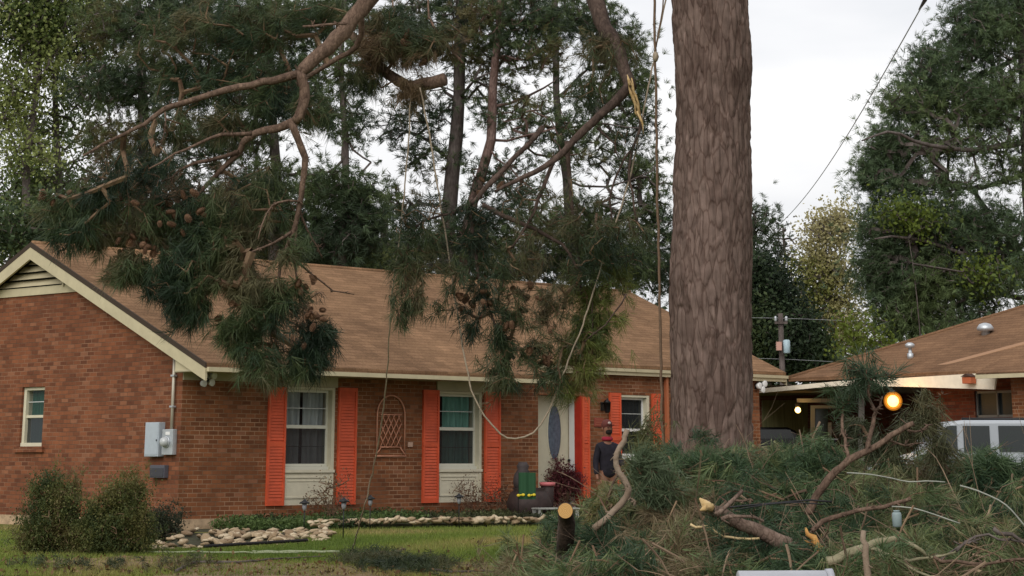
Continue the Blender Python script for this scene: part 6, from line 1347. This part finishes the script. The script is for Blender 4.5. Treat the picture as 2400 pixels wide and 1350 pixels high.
dlimb('orange torn splinter standing at the centre of the heap', [([(1890, 1238), (1905, 1262), (1920, 1290)], .008, .040, 0, 0), ([(1898, 1275), (1885, 1268)], .02, .006, 0, 0)], d=17.4, bark=mat('orange_torn_wood', (.42, .18, .04), .8, col2=(.58, .33, .11), scale=12), stubs=0)
dlimb('grey green limb running up from the mailbox to the lower right', [([(1940, 1318), (1985, 1300), (2030, 1280), (2070, 1268), (2100, 1266), (2140, 1280), (2170, 1302)], .036, .012, 0, 0), ([(2040, 1282), (2080, 1298), (2130, 1312), (2180, 1308), (2240, 1294)], .016, .007, 0, 0), ([(2060, 1300), (2110, 1318), (2150, 1340), (2200, 1352)], .012, .008, -.1, -.1)], d=16.9, bark=mat('lichen_bark', (.16, .15, .085), .9, col2=(.32, .28, .19), scale=7, bump=.5), stubs=16)
dlimb('straight stick standing upright right of the mailbox', [([(2026, 1245), (2027, 1280), (2032, 1320), (2036, 1365)], .018, .026, 0, -.1)], d=16.3, bark=_mats['pale_limb_bark'], stubs=3)
dlimb('long brown twig lying along the bottom right edge', [([(2190, 1306), (2240, 1318), (2310, 1320), (2380, 1312), (2420, 1308)], .012, .010, 0, 0)], d=16.8, stubs=16)
dlimb('forked twig on the left part of the heap', [([(1330, 1352), (1345, 1320), (1400, 1332), (1440, 1310), (1475, 1290)], .010, .007, 0, 0), ([(1395, 1352), (1420, 1325), (1450, 1300)], .010, .006, 0, 0)], d=17.2, bark=_mats['pale_limb_bark'])
dlimb('grey fork of twigs at the lower right corner', [([(2330, 1240), (2370, 1255), (2410, 1275)], .016, .010, 0, 0), ([(2240, 1290), (2290, 1255), (2340, 1262), (2390, 1270)], .010, .007, 0, 0), ([(2200, 1315), (2250, 1280), (2300, 1262)], .008, .005, 0, 0)], d=17, bark=M_BARKG)
dlimb('knotted reddish limb end curled at the foot of the trunk', [([(1535, 1108), (1552, 1096), (1568, 1102), (1580, 1118)], .018, .026, 0, 0), ([(1552, 1098), (1560, 1082)], .014, .008, 0, 0), ([(1540, 1120), (1555, 1145), (1565, 1160)], .016, .010, -.1, -.1)], d=19.3, stubs=4)
dlimb('broken brown branch rising at the left of the thick log', [([(1718, 1192), (1700, 1178), (1672, 1208)], .010, .012, 0, 0), ([(1705, 1175), (1745, 1172), (1765, 1175)], .010, .007, 0, 0)], d=18, stubs=6)
dlimb('olive needled bough standing tall behind the right of the heap', [([(2225, 1110), (2200, 1050), (2180, 990), (2170, 930)], .026, .010, 0, .3)], [(2172, 935, 10, 14, 5, .3), (2182, 985, 20, 30, 12, .2), (2150, 1000, 24, 28, 9, .3), (2110, 1030, 40, 22, 10, .3), (2050, 1040, 40, 20, 8, .5), (2005, 1010, 26, 26, 8, .6), (2205, 1060, 30, 30, 14, 0)], [(.05, .06, .03), (.085, .085, .04), (.12, .10, .05)], d=19.6, K=30)
dlimb('upright pale stem with yellow needles left of the small window', [([(1495, 1090), (1500, 1060), (1518, 1020), (1522, 985)], .014, .006, 0, 0), ([(1420, 1180), (1440, 1130), (1460, 1090)], .012, .008, .3, .3)], [(1505, 1040, 16, 34, 12), (1520, 1030, 12, 36, 10), (1430, 1185, 20, 16, 5, .3), (1395, 1200, 26, 14, 5, .3), (1495, 1110, 30, 30, 8)], [(.07, .075, .03), (.13, .13, .05), (.22, .19, .07)], d=19, K=22, nl=.15)
dlimb('soft green pine tip rising left of the trunk foot', [([(1530, 1180), (1515, 1120), (1505, 1080)], .014, .006, 0, 0)], [(1510, 1090, 22, 24, 14), (1520, 1130, 36, 30, 16), (1560, 1150, 40, 30, 12)], [(.08, .12, .065), (.12, .155, .085)], d=18.8, K=34, droop=-.1)
dlimb('green pine tip crossing in front of the neighbour fascia', [([(2040, 930), (2035, 890), (2010, 868), (1985, 858)], .012, .005, 0, 0), ([(2035, 895), (2060, 880), (2085, 885)], .008, .004, 0, 0)], [(1998, 868, 20, 8, 4), (2030, 880, 16, 12, 5), (2080, 888, 20, 6, 3)], [(.05, .08, .045), (.08, .11, .05)], d=18.2, K=34, droop=.1)
for i, (a, b, c, lab) in enumerate(((1650, 1110, 60, 'dark green bough heaped against the trunk foot'), (1850, 1110, 60, 'dark green bough on the crest right of the trunk'), (2290, 1120, 60, 'broad green bough on the crest before the parked vehicle'))):
    dlimb(lab, [([(a-80, b+60), (a, b+10), (a+80, b-10)], .018, .006, 0, 0)], [(a, b, c, 26, 60), (a+50, b-10, 40, 20, 30), (a-50, b+25, 40, 24, 30)], [(.04, .075, .04), (.07, .115, .052), (.10, .145, .065)], d=20.2, K=40, droop=.1)
# sawn log end facing the camera
cp = P(1325, 1197, 18.3); gz = ground_z(0, 19.4)
LG = thing('sawn_log', 'dark log with a round orange sawn face at the left of the heap', 'log', cp)
m = MB(); m.tube([(0, 0, 0), (0, .14, 0), (.02, .30, -.12), (0, .42, -.34)], [.060, .064, .068, .07], 14, True, .06, 2); m.tube([(0, .42, -.10), (.0, .40, -.25), (.03, .42, -.6), (.0, .5, -1.0)], [.05, .065, .07, .08], 10, True, .1, 3); m.build('bark', mat('dark_wet_bark', (.035, .024, .018), .95, col2=(.09, .06, .045), scale=14, bump=.6), LG)
m = MB(); n = 22; m.add([(.058*math.cos(2*math.pi*k/n)*(1+.03*math.sin(3*k)), -.012, .058*math.sin(2*math.pi*k/n)) for k in range(n)], [tuple(range(n))]); 
wm = bpy.data.materials.new('sawn_face'); wm.use_nodes = True; t = wm.node_tree; b_ = t.nodes['Principled BSDF']; tc = t.nodes.new('ShaderNodeTexCoord'); wv = t.nodes.new('ShaderNodeTexWave'); wv.wave_type = 'RINGS'; wv.rings_direction = 'Y'; wv.inputs['Scale'].default_value = 28; wv.inputs['Distortion'].default_value = 1.5
rp = t.nodes.new('ShaderNodeValToRGB'); rp.color_ramp.elements[0].color = (.46, .24, .07, 1); rp.color_ramp.elements[1].color = (.62, .38, .14, 1); t.links.new(tc.outputs['Object'], wv.inputs[0]); t.links.new(wv.outputs[0], rp.inputs[0]); t.links.new(rp.outputs[0], b_.inputs['Base Color']); b_.inputs['Roughness'].default_value = .85
m.build('sawn_face', wm, LG)
# downed wires in the heap
M_WIREP = mat('pale_wire', (.30, .31, .27), .6, var=.2); M_WIRED = mat('black_wire', (.012, .012, .014), .5)
def wire(label, pix, d, r_, m_): rope('downed_wire', label, [P(a, b, d) for a, b in pix], r_, m_, 'wire', .001)
wire('pale downed wire crossing the heap below the forked limb', [(1985, 1108), (2040, 1112), (2090, 1121), (2130, 1129), (2170, 1127), (2215, 1130)], 17.9, .005, M_WIREP)
wire('pale downed wire arching down to the right edge of the photo', [(2250, 1138), (2290, 1150), (2340, 1172), (2370, 1195), (2398, 1228), (2430, 1260)], 17.4, .006, M_WIREP)
wire('pale downed wire curving just under the slanting brown limb', [(2090, 1187), (2140, 1191), (2190, 1206), (2250, 1227)], 17.2, .005, M_WIREP)
wire('black downed wire behind the forked limb foot', [(1700, 1190), (1760, 1184), (1850, 1176), (1900, 1172), (1950, 1176)], 17.8, .007, M_WIRED)
wire('second black wire just under the first black one', [(1720, 1196), (1800, 1182), (1870, 1178), (1930, 1182)], 17.7, .005, M_WIRED)
# pale plastic jug in the heap
jp = P(2102, 1216, 17.2); JG = thing('plastic_jug', 'small pale blue grey plastic jug lodged in the heap', 'jug', jp)
m = MB(); m.lathe((0, 0, -.06), [(.026, 0), (.034, .01), (.036, .09), (.030, .105), (.022, .108)], 14); m.build('jug_body', mat('jug_plastic', (.22, .28, .29), .5), JG); m = MB(); m.lathe((0, 0, .049), [(.024, 0), (.024, .012)], 12); m.build('jug_cap', _mats['jug_plastic'], JG)
